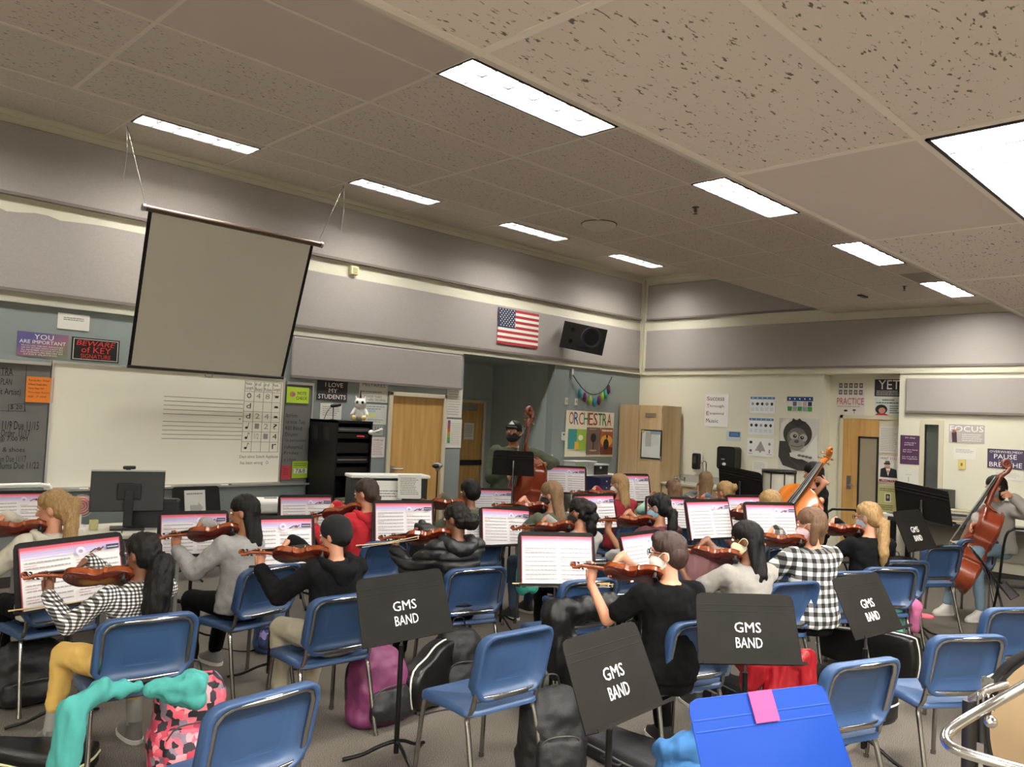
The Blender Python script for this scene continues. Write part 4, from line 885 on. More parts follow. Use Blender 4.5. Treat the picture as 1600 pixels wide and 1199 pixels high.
def ik(S, W, l1, l2, hint):
    S = V(S); W = V(W); d = W-S; L = min(d.length, (l1+l2)*.995); d.normalize(); W2 = S+d*L
    a = (l1*l1-l2*l2+L*L)/(2*L); h_ = math.sqrt(max(0, l1*l1-a*a)); hv = V(hint)-d*V(hint).dot(d); hv.normalize()
    return S+d*a+hv*h_, W2
def hand(mb, fg, W, d, pn, curl=(.35, .5, .4), thumb=None, k=1.0, spread=.0):
    W = V(W); d = V(d).normalized(); pn = V(pn); pn = (pn-d*pn.dot(d)).normalized(); lat = d.cross(pn)
    M_ = Matrix((lat, d, pn)).transposed()
    mb.ell(W+d*.042*k, (.036*k, .052*k, .015*k), M_, e=.8); mb.capsule(W-d*.02, W+d*.03*k, .022*k, .026*k)
    for i, L in enumerate((.9, 1.0, .96, .78)):
        x = (-.027+.018*i)*k; p = W+d*(.080-.005*abs(i-1.3))*k+lat*x; dd = d.copy()+lat*spread*(i-1.5); dd.normalize()
        for j, (sl, r_) in enumerate(((.040, .0085), (.025, .0078), (.02, .0068))):
            c_ = curl[j]*(1+.12*((i*7) % 3-1)); ax = lat; dd = (Matrix.Rotation(c_, 3, ax) @ dd)
            q_ = p+dd*sl*L*k; fg.capsule(p, q_, r_*k, r_*.92*k, 8); p = q_
    tb = V(thumb) if thumb is not None else (d*.6+lat*-.7+pn*.35)
    tb = tb.normalized(); p = W+d*.022*k-lat*.022*k; q_ = p+tb*.034*k; fg.capsule(p, q_, .0115*k, .0095*k, 8); t2 = (tb+d*.35).normalized(); fg.capsule(q_, q_+t2*.027*k, .0095*k, .008*k, 8)
SK = {'pale': 'bd8468', 'tan': 'a06c4e', 'brown': '6c432d', 'dark': '5a3828'}
HC = {'blonde': '94754a', 'dblonde': '6f5538', 'brown': '33211a', 'lbrown': '5f442e', 'black': '0d0b0b', 'blackb': '130f0c'}
def hairmat(c): return mat('hair_'+c, HC[c], .5, bump=.45, bscale=60, var=.35, vscale=30, stretch=(6, 6, .7), spec=.22 if c.startswith('black') else .4)
def person(px, py, D, b, hd, hair, skin, shirt, pants, label, sleeve='long', mask=None, style='cap', pose='violin', z0=None, glasses=False, lean=0, elev=0, vlabel=None, vrel=80, vox=None, shoe=None, hl=1.0, ht=1.0, extra=(), stand_up=False, thick=0, hood=False, pitch=-8, legs=0, vs=.92, quilt=0, arms=None, sock=None, wide=1.0, cap=None, group=None, tau=36, vscale=1, seat=.45):
    """px,py: top of the head; D its distance along the view axis; b body and hd head angles left of the line of sight"""
    H = at(px, py, D); rz = heading_of(px)+R(b); t = thing('person', label, 'person', (0, 0, 0), rz, group)
    vox = vox or (.009 if D < 5.6 else .012 if D < 8 else .016)
    zt = H.z-.008; hb = 1.235
    if stand_up: hz = zt*.515; s = (zt-hz)/(hb-.53)
    else: hz = seat+.08; s = (zt-hz)/(hb-.53)
    def Z(z): return hz+(z-.53)*s
    def U(x, y, z): return V((x*s*wide, y+lean*(z-.53)+.0, Z(z)))
    hc = U(0, .03, 1.125); hc.x = 0
    ox = Matrix.Rotation(rz, 3, 'Z') @ V((hc.x, hc.y, 0)); t.location = (H.x-ox.x, H.y-ox.y, 0); T = t.location
    k = s
    Mh = Matrix.Rotation(R(hd-b), 3, 'Z') @ Matrix.Rotation(R(pitch), 3, 'X')
    def Hd(x, y, z): return hc+Mh @ V((x*k, y*k, z*k))
    skm = mat('skin_'+skin, SK[skin], .5, bump=.03, bscale=90)
    sk = MB(); fg = MB(); sh = MB(); th = .016+thick
    # torso
    secs = [(.46, .13, .10), (.54, .145, .11), (.66, .118, .088), (.78, .13, .09), (.87, .145, .088), (.925, .135, .078), (.96, .085, .06), (.985, .055, .05)]
    sk.loft([(U(0, 0, z), rx*s*wide, ry*s) for z, rx, ry in secs])
    sk.capsule(U(0, -.005, .94), U(0, .01, 1.06), .047*k, .043*k)
    tt = th
    sh.loft([(U(0, -.002, z), (rx+tt+(.02 if z < .7 else .004))*s*wide, (ry+tt+(.015 if z < .7 else .004))*s) for z, rx, ry in [(.475, .138, .105)]+secs[1:-1]]+[(U(0, 0, .982), .066*s, .058*s)])
    # head
    rot = Mh
    sk.ell(Hd(0, -.008, .022), (.071*k, .090*k, .088*k), rot); sk.ell(Hd(0, .022, -.045), (.053*k, .060*k, .062*k), rot); sk.ell(Hd(0, .045, -.075), (.026*k, .028*k, .024*k), rot)
    sk.capsule(Hd(0, .080, .005), Hd(0, .098, -.028), .008*k, .012*k)
    for s_ in (-1, 1): sk.ell(Hd(s_*.073, -.005, -.010), (.011*k, .020*k, .031*k), rot)
    fd = (Mh @ V((0, 1, 0)))
    for s_ in (-1, 1):
        sk.capsule(Hd(s_*.015, .083, .022), Hd(s_*.045, .072, .022), .009*k, .007*k)
    # arms
    SL, SR = U(-.152, 0, .925), U(.152, 0, .925); l1, l2 = .262*s, .235*s
    view = Matrix.Rotation(-R(b), 3, 'Z') @ V((0, 1, 0)); left = Matrix.Rotation(R(90), 3, 'Z') @ view; up = V((0, 0, 1))     # local
    hds = {}
    if pose == 'violin':
        vd = (Matrix.Rotation(R(vrel), 3, 'Z') @ view+up*elev).normalized()
        jaw = hc+V((0, 0, -.098*k))+Mh @ V((-.02, .02, 0))
        V0 = jaw-vd*.012-up*.036+view*.01
        far = (view-vd*view.dot(vd)).normalized(); N_ = (up*math.cos(R(tau))+far*math.sin(R(tau))).normalized()
        mw = Matrix.Translation(T) @ Matrix.Rotation(rz, 4, 'Z') @ frame_matrix(V0, vd, N_)
        violin(mw, vlabel or 'violin', vs)
        Nk = V0+vd*.455*vs+N_*.022; WL = Nk-up*.088+far*.012-vd*.01; WR = V0+vd*.30*vs+up*.085+far*.09-vd*.02
        hds = dict(L=(WL, up*.95+far*.3, -far+up*.1, (.5, .7, .5), up*.8-far*.45), R=(WR, -far*.55-up*.55+vd*.5, -up*.6-vd*.4, (.25, .4, .3), None))
        hlv, hr = -up*1.0-far*.45-vd*.25, V((.7, -.1, -.7))
    elif arms:
        hds = dict(L=arms[0], R=arms[1]); hlv, hr = V(arms[2]), V(arms[3])
    for nm, S, hint in (('L', SL, hlv), ('R', SR, hr)):
        W, dd, pn, cu, tb = hds[nm]; E, W2 = ik(S, W, l1, l2, hint); W = V(W) if (W2-V(W)).length < .03 else W2
        sk.capsule(S, E, .040*k, .034*k); sk.capsule(E, W, .034*k, .023*k); hand(sk, fg, W, dd, pn, cu, tb, .92*k)
        e_ = sleeve if isinstance(sleeve, str) else sleeve[0 if nm == 'L' else 1]
        sh.capsule(S+V((0, 0, -.002)), S.lerp(E, .5), (.052+th*.6)*k, (.048+th*.7)*k)
        if e_ == 'long': sh.capsule(S.lerp(E, .3), E, (.046+th*.8)*k, (.040+th*.9)*k); sh.capsule(E, E.lerp(W, .93), (.039+th*.9)*k, (.026+th*.7)*k)
        elif e_ == 'mid': sh.capsule(S.lerp(E, .3), E, (.046+th*.8)*k, (.040+th*.9)*k); sh.capsule(E, E.lerp(W, .45), (.039+th*.9)*k, (.034+th*.7)*k)
        else: sh.capsule(S.lerp(E, .3), S.lerp(E, .68), (.048+th*.8)*k, (.050+th*.8)*k)
        if 'band' in extra and nm == 'L': g = MB(); c_ = E.lerp(W, .88); a_ = (W-E).normalized(); g.tube([c_-a_*.012, c_+a_*.012], .033*k, 14, cap=False); g.build('wrist_band', flat('e0b0a8'), t, solid=.003)
    # legs
    pt = MB(); p_r = .07
    pt.loft([(U(0, 0, .42), .14*s, .115*s), (U(0, .0, .50), .158*s*wide, .125*s), (U(0, 0, .60), .135*s, .105*s)])
    shoem = shoe or mat('sneaker_dark', '2a2828', .7)
    for i, s_ in enumerate((-1, 1)):
        if stand_up: hp, kn, an = V((s_*.085*s, 0, hz-.02)), V((s_*.10*s, .01, hz*.54)), V((s_*.11*s, -.02, .09)); ft = .12
        else:
            hp = V((s_*.085, .02, hz-.01)); kx = .13 if not legs else .17
            kn = V((s_*kx, .37, seat+.055)); an = V((s_*kx*1.05, .36+(.10 if (i+legs) % 2 else -.04), .09)); ft = .11
        sk.capsule(hp, kn, .068, .048); sk.capsule(kn, an, .045, .033); sk.capsule(an, an+V((0, ft, -.05)), .033, .026)
        pt.capsule(hp, kn, .085, .064); pt.capsule(kn, kn.lerp(an, .93 if not sock else .62), .062, .05)
        g = MB(); g.loft([(an+V((0, -.045, -.088)), .036, .03), (an+V((0, .02, -.088)), .04, .085)][:0] or [(an+V((0, .05, -.089)), .044, .125), (an+V((0, .05, -.066)), .045, .128)], 18, .75); so = g.build('sole', flat('c8c4ba'), None)
        g = MB(); g.loft([(an+V((0, .05, -.066)), .043, .122), (an+V((0, .045, -.04)), .042, .112), (an+V((0, .02, -.015)), .038, .075), (an+V((0, 0, .02)), .037, .045)], 18, .8); shn = g.build('shoe', shoem, t); so.parent = shn
        if sock: MB().tube([an+V((0, 0, .0)), kn.lerp(an, .55)], .04, 12).build('sock', sock, t)
    body = blob(sk, 'body', skm, t, vox, 2, extra=fg)
    blob(sh, 'shirt', shirt, t, vox*1.1, 3, .010 if not quilt else .006, 13, quilt)
    blob(pt, 'trousers', pants, t, vox*1.3, 3, .008, 12)
    if hood:
        g = MB(); g.tube(smooth_path([U(-.085, .05, .975), U(-.10, -.02, .97), U(-.07, -.085, .945), U(0, -.115, .925), U(.07, -.085, .945), U(.10, -.02, .97), U(.085, .05, .975)], 4), [.02]+[.034*(1 if not quilt else 1.35)]*23+[.02], 10); g.ell(U(0, -.10, .90), (.075*k, .03*k, .07*k))
        blob(g, 'hood', shirt, t, vox, 3, .012, 12)
    # face
    for s_ in (-1, 1):
        if abs(hd) > 25 or True:
            g = MB(); g.ell(Hd(s_*.030, .0765, .005), (.013*k, .009*k, .008*k), rot, 10, 6); e = g.build('eye', flat('e8e4de', .2), t)
            g = MB(); g.ell(Hd(s_*.030, .0835, .005), (.006*k, .004*k, .006*k), rot, 8, 6); g.build('iris', flat('1c120c', .1), e)
    if mask:
        g = MB(); g.ell(Hd(0, .030, -.048), (.061*k, .072*k, .050*k), rot @ Matrix.Rotation(R(-6), 3, 'X'), e=.85)
        mk = blob(g, 'face_mask', mask, t, .006, 2, .003, 30)
        for s_ in (-1, 1): MB().tube(smooth_path([Hd(s_*.058, .045, -.02), Hd(s_*.078, .01, .012), Hd(s_*.083, -.015, .01), Hd(s_*.08, -.02, -.02), Hd(s_*.055, .03, -.07)], 4), .0022, 5).build('ear_loop', mask, mk)
    else:
        MB().ell(Hd(0, .087, -.052), (.022*k, .008*k, .006*k), rot).build('mouth', flat('a05a50'), t)
    if glasses:
        g = MB()
        for s_ in (-1, 1):
            g.tube([Hd(s_*.030+.022*math.cos(a*PI/6), .100, .008+.016*math.sin(a*PI/6)) for a in range(12)], .0022, 5, closed=True); g.tube([Hd(s_*.052, .099, .01), Hd(s_*.079, .0, .008)], .0022, 5)
        g.tube([Hd(-.008, .101, .012), Hd(.008, .101, .012)], .0022, 5); g.build('glasses', black, t)
    # hair
    hm = hairmat(hair); g = MB(); amp = .005; st = (3, 3, .5); ns = 22
    if style != 'beanie':
        g.ell(Hd(0, -.010, .045), (.082*k, .097*k, .079*k), rot); g.ell(Hd(0, -.045, .0), (.080*k, .066*k, .082*k), rot)
        if style != 'short': g.ell(Hd(0, -.03, .03), (.083*k, .082*k, .085*k), rot)
    if style == 'short': g.ell(Hd(0, .045, .082), (.062*k, .045*k, .034*k), rot)
    L = lambda *p: Hd(*p)
    dn = lambda p, dz, dy=0, dx=0: p+V((dx, dy, dz))
    if style in ('pony', 'lowpony'):
        z_ = .03 if style == 'pony' else -.045; a = Hd(0, -.095, z_); bck = (Mh @ V((0, -1, 0)))
        P1 = a+bck*.030; P2 = P1+V((-P1.x*.25, -.015, -.11*hl)); P3 = V((P2.x*.7, min(P2.y, -.125), P2.z-.13*hl)); P4 = P3+V((0, .01, -.10*hl))
        g.capsule(a, P1, .026, .034*ht); g.capsule(P1, P2, .036*ht, .044*ht); g.capsule(P2, P3, .044*ht, .040*ht); g.capsule(P3, P4, .040*ht, .012)
        MB().tube([a+bck*.002, a+bck*.02], .030, 12, closed=False).build('hair_tie', flat({'blonde': 'c8a888', 'black': 'd89a84'}.get(hair, '3a5a8a')), t)
    if style in ('pony', 'lowpony'): amp = .009; st = (2.2, 2.2, .8)
    if style in ('long', 'blob'):
        g.ell(Hd(0, -.052, -.055), (.072*k, .052*k, .085*k), rot)
        for s_ in (-1, -.5, 0, .5, 1):
            a = Hd(s_*.052, -.045-.025*(1-abs(s_)), -.02); e_ = V((a.x*.9, min(a.y-.01, -.10+.02*abs(s_)), a.z-(.19+.03*math.sin(s_*9))*k*hl)); g.capsule(a, e_, .036, .020)
    if style == 'bob':
        for s_ in (-1, 0, 1): a = Hd(s_*.062, -.03-.03*(s_ == 0), -.0); g.capsule(a, V((a.x*1.05, a.y, a.z-.11*k)), .034, .028)
    if style == 'bun': g.ell(Hd(0, -.115, .045), (.045, .04, .045)); amp = .009
    if style == 'puff': g.ell(Hd(.01, -.115, -.02), (.062, .055, .06)); amp = .012; st = (1.6, 1.6, 1.6)
    if style == 'curly':
        amp = .013; st = (1.3, 1.3, 1.3)
        for q_ in ((0, -.10, .03, .055), (.02, -.11, -.05, .055), (-.01, -.10, -.12, .045), (.0, -.10, -.17, .035)): a = Hd(*q_[:3]); g.ell(a, (q_[3],)*3)
    if style == 'braid':
        a = Hd(0, -.095, -.04)
        for i in range(8): g.ell(a+V((.006*(-1)**i, -.02-.003*i, -.03*i)), (.022, .02, .022))
    if style == 'beanie':
        g.ell(Hd(0, -.012, .040), (.088*k, .102*k, .088*k), rot); g.ell(Hd(0, -.035, .005), (.086*k, .082*k, .075*k), rot); blob(g, 'beanie', mat('black_knit', '0c0c0d', .95, bump=.4, bscale=300), t, vox, 2, .002, 30)
        g = MB(); g.ell(Hd(0, -.055, -.03), (.068*k, .045*k, .045*k), rot)
    if cap:
        c_ = MB(); c_.ell(Hd(0, -.005, .055), (.086*k, .1*k, .066*k), rot); c_.ell(Hd(0, .10, .045), (.06*k, .055*k, .010*k), rot); blob(c_, 'cap', cap, t, .01, 2); c_ = MB(); c_.poly([Hd(-.03, .100, .075), Hd(.03, .100, .075), Hd(0, .092, .110)]); c_.build('cap_emblem', flat('e4e4e4'), t, solid=.006)
    blob(g, 'hair', hm, t, vox*.9, 1, amp, ns, 0, None, st)
    t['_h'] = [rz, T.x, T.y]
    return t
# ------------------------------------------------------------ placing: players
def cloth(n, c, **k): return mat('cloth_'+n, c, .92, bump=.15, bscale=220, **k)
gingham = checker('gingham_cotton', 'e8e6e2', '141414', 62, '6e6c6a'); plaid = checker('buffalo_plaid', 'dedcd6', '161616', 17, '6c6a68', .3)
blk = mat('cloth_black', '0a0a0b', .95, bump=.15, bscale=220, spec=.15); blk2 = mat('cloth_soft_black', '101012', .95, bump=.15, bscale=220, spec=.15); grey_h = cloth('heather_grey', '8e8c8a', var=.1, vscale=120); lgrey = cloth('light_grey', '8e8983', var=.08, vscale=150); redc = cloth('red_fleece', 'b3202a')
olive = cloth('olive', '4a5040'); maroon = cloth('maroon', '4a1f28'); khaki = cloth('khaki', 'a39a86'); yel = cloth('mustard', 'cfa95a'); puffer = mat('puffer_nylon', '0b0b0d', .5, bump=.2, bscale=25)
denim = cloth('denim', '5f7686'); denim2 = cloth('light_jeans', '6c8292'); jean = cloth('jeans', '3c4c60'); creamk = cloth('cream_knit', 'b9b2a4'); ranger = cloth('ranger_green', '434a36'); tealc = cloth('teal_fleece', '3f8f89', var=.06); mauve = cloth('mauve', '6e4a4c'); whitek = cloth('white', 'd8d6d0')
mk_black = flat('18181a', .8); mk_white = flat('dcd8cf', .8); mk_blue = flat('8fb4cc', .8); mk_cream = flat('d8d2ac', .8); mk_grey = flat('8a9098', .8); mk_pink = flat('d8bcc0', .8)
sole = mat('sneaker_grey', '6a6864', .7); sockg = cloth('grey_sock', '8a8884')
def seat_chair(t, label, tube=True, drz=0, back=0, side=0):
    rz, x, y = t['_h']; q = Matrix.Rotation(rz, 3, 'Z') @ V((side, -.02-back, 0)); return chair(0, 0, 0, 0, label, tube, world=(x+q.x, y+q.y), rz=rz+R(drz))
PE = []
def pl(*a, chair_label=None, tube=True, drz=0, back=0, side=0, **k):
    t = person(*a, **k)
    if chair_label: seat_chair(t, chair_label, tube, drz, back, side)
    del t['_h']; return t
pl(86, 765, 4.9, 20, 70, 'blonde', 'pale', creamk, blk, 'person with blonde ponytail in cream knit top at far left', style='pony', vlabel='violin cut off by the left edge of the picture', chair_label='blue chair under the blonde player at far left', hood=True, thick=.01)
pl(224, 832, 3.9, 22, 50, 'black', 'brown', gingham, yel, 'person with black ponytail in black and white gingham shirt', style='lowpony', pitch=-4, hl=.95, ht=1.5, vrel=74, glasses=True, vlabel='violin held by the gingham shirt player, nearest at left', sleeve='long', extra=('band',), sock=sockg, shoe=sole, elev=-.02, legs=1, lean=-.17)
pl(383, 773, 5.25, 35, 72, 'black', 'tan', grey_h, blk, 'person with long black hair in grey hoodie', style='long', vlabel='violin held by the grey hoodie player', chair_label='blue chair under the grey hoodie player', thick=.012, elev=-.12, shoe=sole)
pl(525, 806, 4.6, 30, 62, 'black', 'pale', blk2, khaki, 'person in black beanie and black hoodie with khaki trousers', style='beanie', vlabel='violin held by the player in black beanie', hood=True, thick=.012, elev=-.02, shoe=sole)
pl(573, 748, 6.5, 35, 62, 'brown', 'pale', redc, jean, 'person in red hoodie with brown braid', style='braid', hood=True, thick=.01, vlabel='violin held by the red hoodie player', chair_label='blue chair behind the red hoodie player', elev=-.22)
pl(714, 786, 5.5, 28, 60, 'blackb', 'brown', puffer, blk, 'person in black quilted puffer jacket with curly bun', style='puff', thick=.03, quilt=.02, hood=True, vlabel='violin held by the black puffer jacket player', elev=-.10, legs=1)
pl(735, 749, 7.2, 25, 40, 'black', 'brown', olive, blk, 'person with dark hair in olive top behind the puffer jacket player', style='cap', vlabel='violin mostly hidden behind the puffer jacket player', chair_label='blue chair hidden behind the black puffer jacket')
pl(862, 752, 7.1, 40, 75, 'dblonde', 'pale', olive, jean, 'person with straight blonde hair in green t-shirt', style='long', sleeve='short', mask=mk_black, vlabel='violin held by the green t-shirt player', chair_label='blue chair of the green t-shirt player', elev=-.02)
pl(905, 778, 6.2, 30, 68, 'black', 'tan', lgrey, blk, 'person with long curly black hair and black mask', style='curly', mask=mk_black, vlabel='violin held by the curly haired player in black mask', chair_label='blue chair below the curly haired player', elev=-.10)
pl(968, 740, 8.6, 35, 62, 'blonde', 'pale', cloth('red_maroon', '8a1c28'), jean, 'person with wavy blonde hair in red and maroon sweater', style='long', mask=mk_white, vlabel='violin held by the wavy haired player in red', chair_label='blue chair of the player in the red sweater')
pl(1030, 771, 6.6, 35, 66, 'black', 'tan', maroon, blk, 'person in maroon t-shirt with dark low ponytail and black watch', style='lowpony', sleeve='short', mask=mk_blue, vlabel='violin held by the maroon t-shirt player', chair_label='blue chair of the maroon t-shirt player', elev=-.06)
pl(1045, 831, 4.25, 30, 78, 'brown', 'pale', blk, blk, 'person with short brown hair, glasses and black t-shirt', style='short', sleeve='short', mask=mk_white, glasses=True, vlabel='violin held by the short haired player in black t-shirt', elev=.0, pitch=-2, shoe=mat('sneaker_black', '1c1a1a', .6), legs=1)
pl(1167, 814, 4.95, 35, 80, 'black', 'brown', lgrey, denim2, 'person with straight black hair, cream mask and grey t-shirt', style='long', sleeve='short', mask=mk_cream, vlabel='violin held by the player in cream mask', elev=.04)
pl(1052, 749, 8.7, 5, 30, 'lbrown', 'pale', cloth('mint', '9ec8b8'), jean, 'person with long brown hair behind a small cello scroll', style='long', pose='x', arms=((V((-.22, .32, .95)), V((0, .3, 1)), V((1, 0, 0)), (.6, .6, .5), None), (V((.1, .35, .7)), V((0, 1, 0)), V((0, 0, -1)), (.4, .5, .4), None), (-1, -.2, -.6), (1, 0, -.5)), chair_label='blue chair of the long haired cello player')
pl(1103, 737, 9.6, -10, 10, 'dblonde', 'pale', cloth('grey2', '6a6a6c'), jean, 'person with fair hair at the back by the sink counter', style='long', pose='x', arms=((V((-.16, .32, 1.0)), V((0, .3, 1)), V((1, 0, 0)), (.6, .6, .5), None), (V((.12, .38, .7)), V((0, 1, 0)), V((0, 0, -1)), (.4, .5, .4), None), (-1, -.2, -.6), (1, 0, -.5)), chair_label='blue chair of the fair haired cello player at the back')
pl(1133, 752, 8.4, 25, 55, 'blonde', 'pale', denim, denim, 'person in denim jacket with blonde bun', style='bun', vlabel='violin of the denim jacket player', chair_label='blue chair of the denim jacket player', vrel=60)
pl(1203, 766, 7.2, 30, 70, 'blonde', 'pale', mauve, jean, 'person with blonde hair and glasses behind the plaid shirt player', style='lowpony', glasses=True, mask=mk_white, vlabel='violin of the player with blonde hair and glasses', chair_label='blue chair of the player with blonde hair and glasses')
pl(1268, 793, 5.6, 35, 80, 'lbrown', 'pale', plaid, blk, 'person in black and white buffalo plaid shirt', style='bob', mask=mk_pink, vlabel='violin held by the plaid shirt player', thick=.012, elev=-.03)
pl(1357, 785, 6.4, 32, 68, 'blonde', 'pale', blk2, blk, 'person with low blonde ponytail in black sweater', style='lowpony', mask=mk_grey, glasses=True, vlabel='violin held by the black sweater player at right', chair_label='blue chair of the black sweater player at right')
# bass players, standing
def bass(p_low, p_high, zdir, label, bl, lw, rd, m1, name='double_bass', cat='double bass'):
    """p_low: endpin foot or body bottom; p_high: scroll"""
    a = V(p_low); b = V(p_high); L = (b-a).length
    t = make_instrument(name, cat, bl, lw, rd, bl*.05, bl*.36, bl*.17, m1, bassv, pin=L-bl*1.57, chin=False)
    d = (b-a).normalized(); t.matrix_world = frame_matrix(a+d*(L-bl*1.57), d, zdir); return tag(t, label, cat)
def bass_player(px, py, D, b, hd, lowp, highp, label, blabel, bl, lw, rd, m1, zd, stand=True, wL=.86, wR=.42, name='double_bass', cat='double bass', flip=1, nearL=None, **k):
    H = at(px, py, D); rz = heading_of(px)+R(b); inv = Matrix.Rotation(-rz, 3, 'Z')
    ob = bass(lowp, highp, zd, blabel, bl, lw, rd, m1, name, cat); lo, hi = V(lowp), V(highp)
    o2 = V((H.x, H.y, 0)); loc = lambda p: inv @ (V(p)-o2)
    PL = loc(lo.lerp(hi, wL)); PR_ = loc(lo.lerp(hi, wR)); ax = (inv @ (hi-lo)).normalized()
    sd = V((-1, 0, 0)); al = (PL-V((-.15, 0, PL.z))).normalized()
    if nearL: PL = loc(nearL[0]); PR_ = loc(nearL[1])
    nL = V((0, 1, 0)); arms = ((PL-V((0, .05, 0))-ax*.02, V((-.3, .9, .35)), V((.6, .3, -.3)), (.7, .8, .6), None), (PR_+V((.03, -.10, .05)), V((0, .8, -.5)), V((-.5, 0, -.4)), (.4, .5, .4), None), (-1, -.3, -.5), (1, -.3, -.3))
    return pl(px, py, D, b, hd, pose='x', arms=arms, stand_up=stand, label=label, **k)
def dirs(px): v_ = ray(px, 650); v_.z = 0; v_.normalize(); return v_, V((-v_.y, v_.x, 0))
# teacher with a double bass
v_, l_ = dirs(810)
bass_player(803, 658, 9.7, 165, 168, at(816, 868, 9.5), at(846, 641, 9.6), 'person in ranger green shirt, dark cap and black mask standing in the alcove', 'double bass held by the person in the cap', 1.02, .58, .2, bassv, l_*.75-v_*.65, nearL=(at(842, 724, 9.4), at(797, 742, 9.4)), hair='black', skin='tan', shirt=ranger, pants=khaki, mask=mk_black, cap=mat('cap_black', '141414', .8), sleeve='mid', thick=.02, wide=1.15, style='cap', pitch=4)
v_, l_ = dirs(1260)
bass_player(1271, 722, 8.3, 60, 75, at(1180, 905, 7.7), at(1305, 713, 7.9), 'person with long black hair standing at a small orange bass', 'small orange bass leaning to the right by the drum', .80, .50, .15, orangev, -v_*.85+l_*.5, wL=.80, wR=.5, hair='black', skin='pale', shirt=blk2, pants=blk, sleeve='short', style='long', name='small_bass')
v_, l_ = dirs(1550)
bass_player(1556, 743, 8.2, 135, 118, at(1499, 934, 8.1), at(1603, 734, 8.0), 'person with short black hair in grey hoodie sitting at far right', 'red brown double bass at the right edge of the picture', .88, .58, .18, bassv, l_*.93-v_*.15, stand=False, seat=.64, nearL=(at(1573, 774, 7.85), at(1512, 824, 7.9)), hair='blackb', skin='pale', shirt=lgrey, pants=denim2, style='bob', mask=mk_grey, thick=.02, shoe=flat('b8b4ac'), hood=True)
# occupied chairs placed from the photograph, then the empty ones
chair(237, 962, None, 14, 'blue chair under the gingham shirt player, teal hoodie hanging from it')
chair(548, 929, None, 30, 'blue chair under the player in black beanie')
chair(749, 887, None, 27, 'blue chair behind the black puffer jacket player')
chair(1108, 969, None, 42, 'blue chair under the short haired player in the black t-shirt')
chair(1247, 910, None, 46, 'blue chair without back tube behind the grey t-shirt player, red jacket under it', tube=False)
chair(1334, 893, None, 42, 'blue chair under the plaid shirt player')
E_ = 'empty blue school chairs'
chair(425, 1082, None, 33, 'empty blue chair in the foreground, cut off by the bottom edge, left of centre', group=E_)
chair(817, 985, None, 42, 'empty light blue chair in the foreground centre with no back tube', tube=False, group=E_)
chair(1358, 1033, None, 50, 'empty blue chair just right of the blue music stand', group=E_)
chair(1521, 993, None, 42, 'empty blue chair with shiny pale seat behind the bass drum', group=E_)
chair(1595, 950, None, 45, 'blue chair cut off by the right edge above the drum', group=E_)
chair(1419, 876, None, 40, 'blue chair with pink and purple jacket over its seat', group=E_)
chair(1479, 853, None, 46, 'empty blue chair behind the pink jacket chair', group=E_)
chair(1533, 843, None, 40, 'empty blue chair in front of the bass at far right', group=E_)
chair(926, 905, None, 38, 'blue chair with black coat behind the tall music stand', group=E_)
chair(985, 868, None, 35, 'blue chair with grey sweater right of the black mask player', group=E_)
# stands with books -------------------------------------------------
def sb(px, py, D, rel, tilt, where, kind=0, roll=0, u=0, brot=0, bs=1.0, **k):
    st = stand(px, py, D, rel, tilt, 'black music stand '+where, roll=roll, **k); m_ = book(st, 'open music book on the stand '+where, kind, u, brot, scale=bs); return st, m_
sb(28, 800, 6.4, 5, 15, 'at the far left edge')
_, m1 = sb(113, 893, 4.4, 18, 15, 'nearest at left, before the gingham player', roll=-3, w=.55, h=.37, bs=1.1)
sb(303, 834, 6.0, 10, 15, 'before the grey hoodie player')
sb(432, 846, 5.3, 12, 15, 'before the player in black beanie')
sb(478, 802, 7.4, 12, 15, 'behind the black beanie, left of the red hoodie')
sb(631, 815, 6.4, 14, 15, 'between red hoodie and puffer jacket')
sb(790, 823, 6.9, 30, 15, 'with tilted book left of the curly haired player', brot=4)
book(None, 'flat white printed sheet beside the tilted book', 2, dm=Matrix.Translation(at(757, 825, 6.85)) @ Matrix.Rotation(heading_of(757)+R(20), 4, 'Z') @ Matrix.Rotation(-R(15), 4, 'X'), scale=.8, group='loose sheets')
sb(770, 786, 9.2, 15, 15, 'behind the green t-shirt player, by the alcove')
sb(884, 750, 9.6, 10, 12, 'in front of the ORCHESTRA board')
_, m2 = sb(870, 874, 5.1, 14, 15, 'at picture centre, before the short haired player', 1)
sb(930, 800, 7.4, 40, 15, 'before the maroon t-shirt player')
sb(988, 763, 9.3, 35, 12, 'with tall pages in front of the wooden cabinet')
sb(1108, 812, 6.6, 44, 15, 'before the denim jacket player')
sb(1006, 868, 5.6, 55, 18, 'half hidden behind the short haired player with glasses')
sb(1168, 800, 8.0, 40, 15, 'right of the blonde bun')
sb(1205, 817, 6.6, 35, 15, 'before the plaid shirt player')
sb(1046, 802, 8.2, 15, 15, 'behind the maroon player, before the long haired cellist')
stand(802, 724, 8.6, 180, 10, 'black music stand before the person in the cap', w=.43, h=.27)
stand(1157, 756, 8.4, 150, 20, 'empty black music stand below the towel dispenser', roll=-6)
stand(1441, 786, 7.2, 150, 22, 'empty black music stand in front of the paper table', roll=-6)
stand(1429, 829, 6.6, 66, 25, 'small looking grey music stand before the paper table', text=('GMS', 'BAND'), group=None)
stand(1545, 893, 5.6, 97, 35, 'black music stand seen edge-on near the right bass player')
G_ = 'GMS BAND music stands'
gm = mat('worn_stand_grey', '1b1916', .6, 0, spec=.1, bump=.06, bscale=250, var=.12, vscale=10)
s1 = stand(632, 948, 4.15, 28, 20, 'grey GMS BAND music stand with blue smear, left of centre', gm, text=('GMS', 'BAND'), group=G_, roll=-3); del s1['_m']
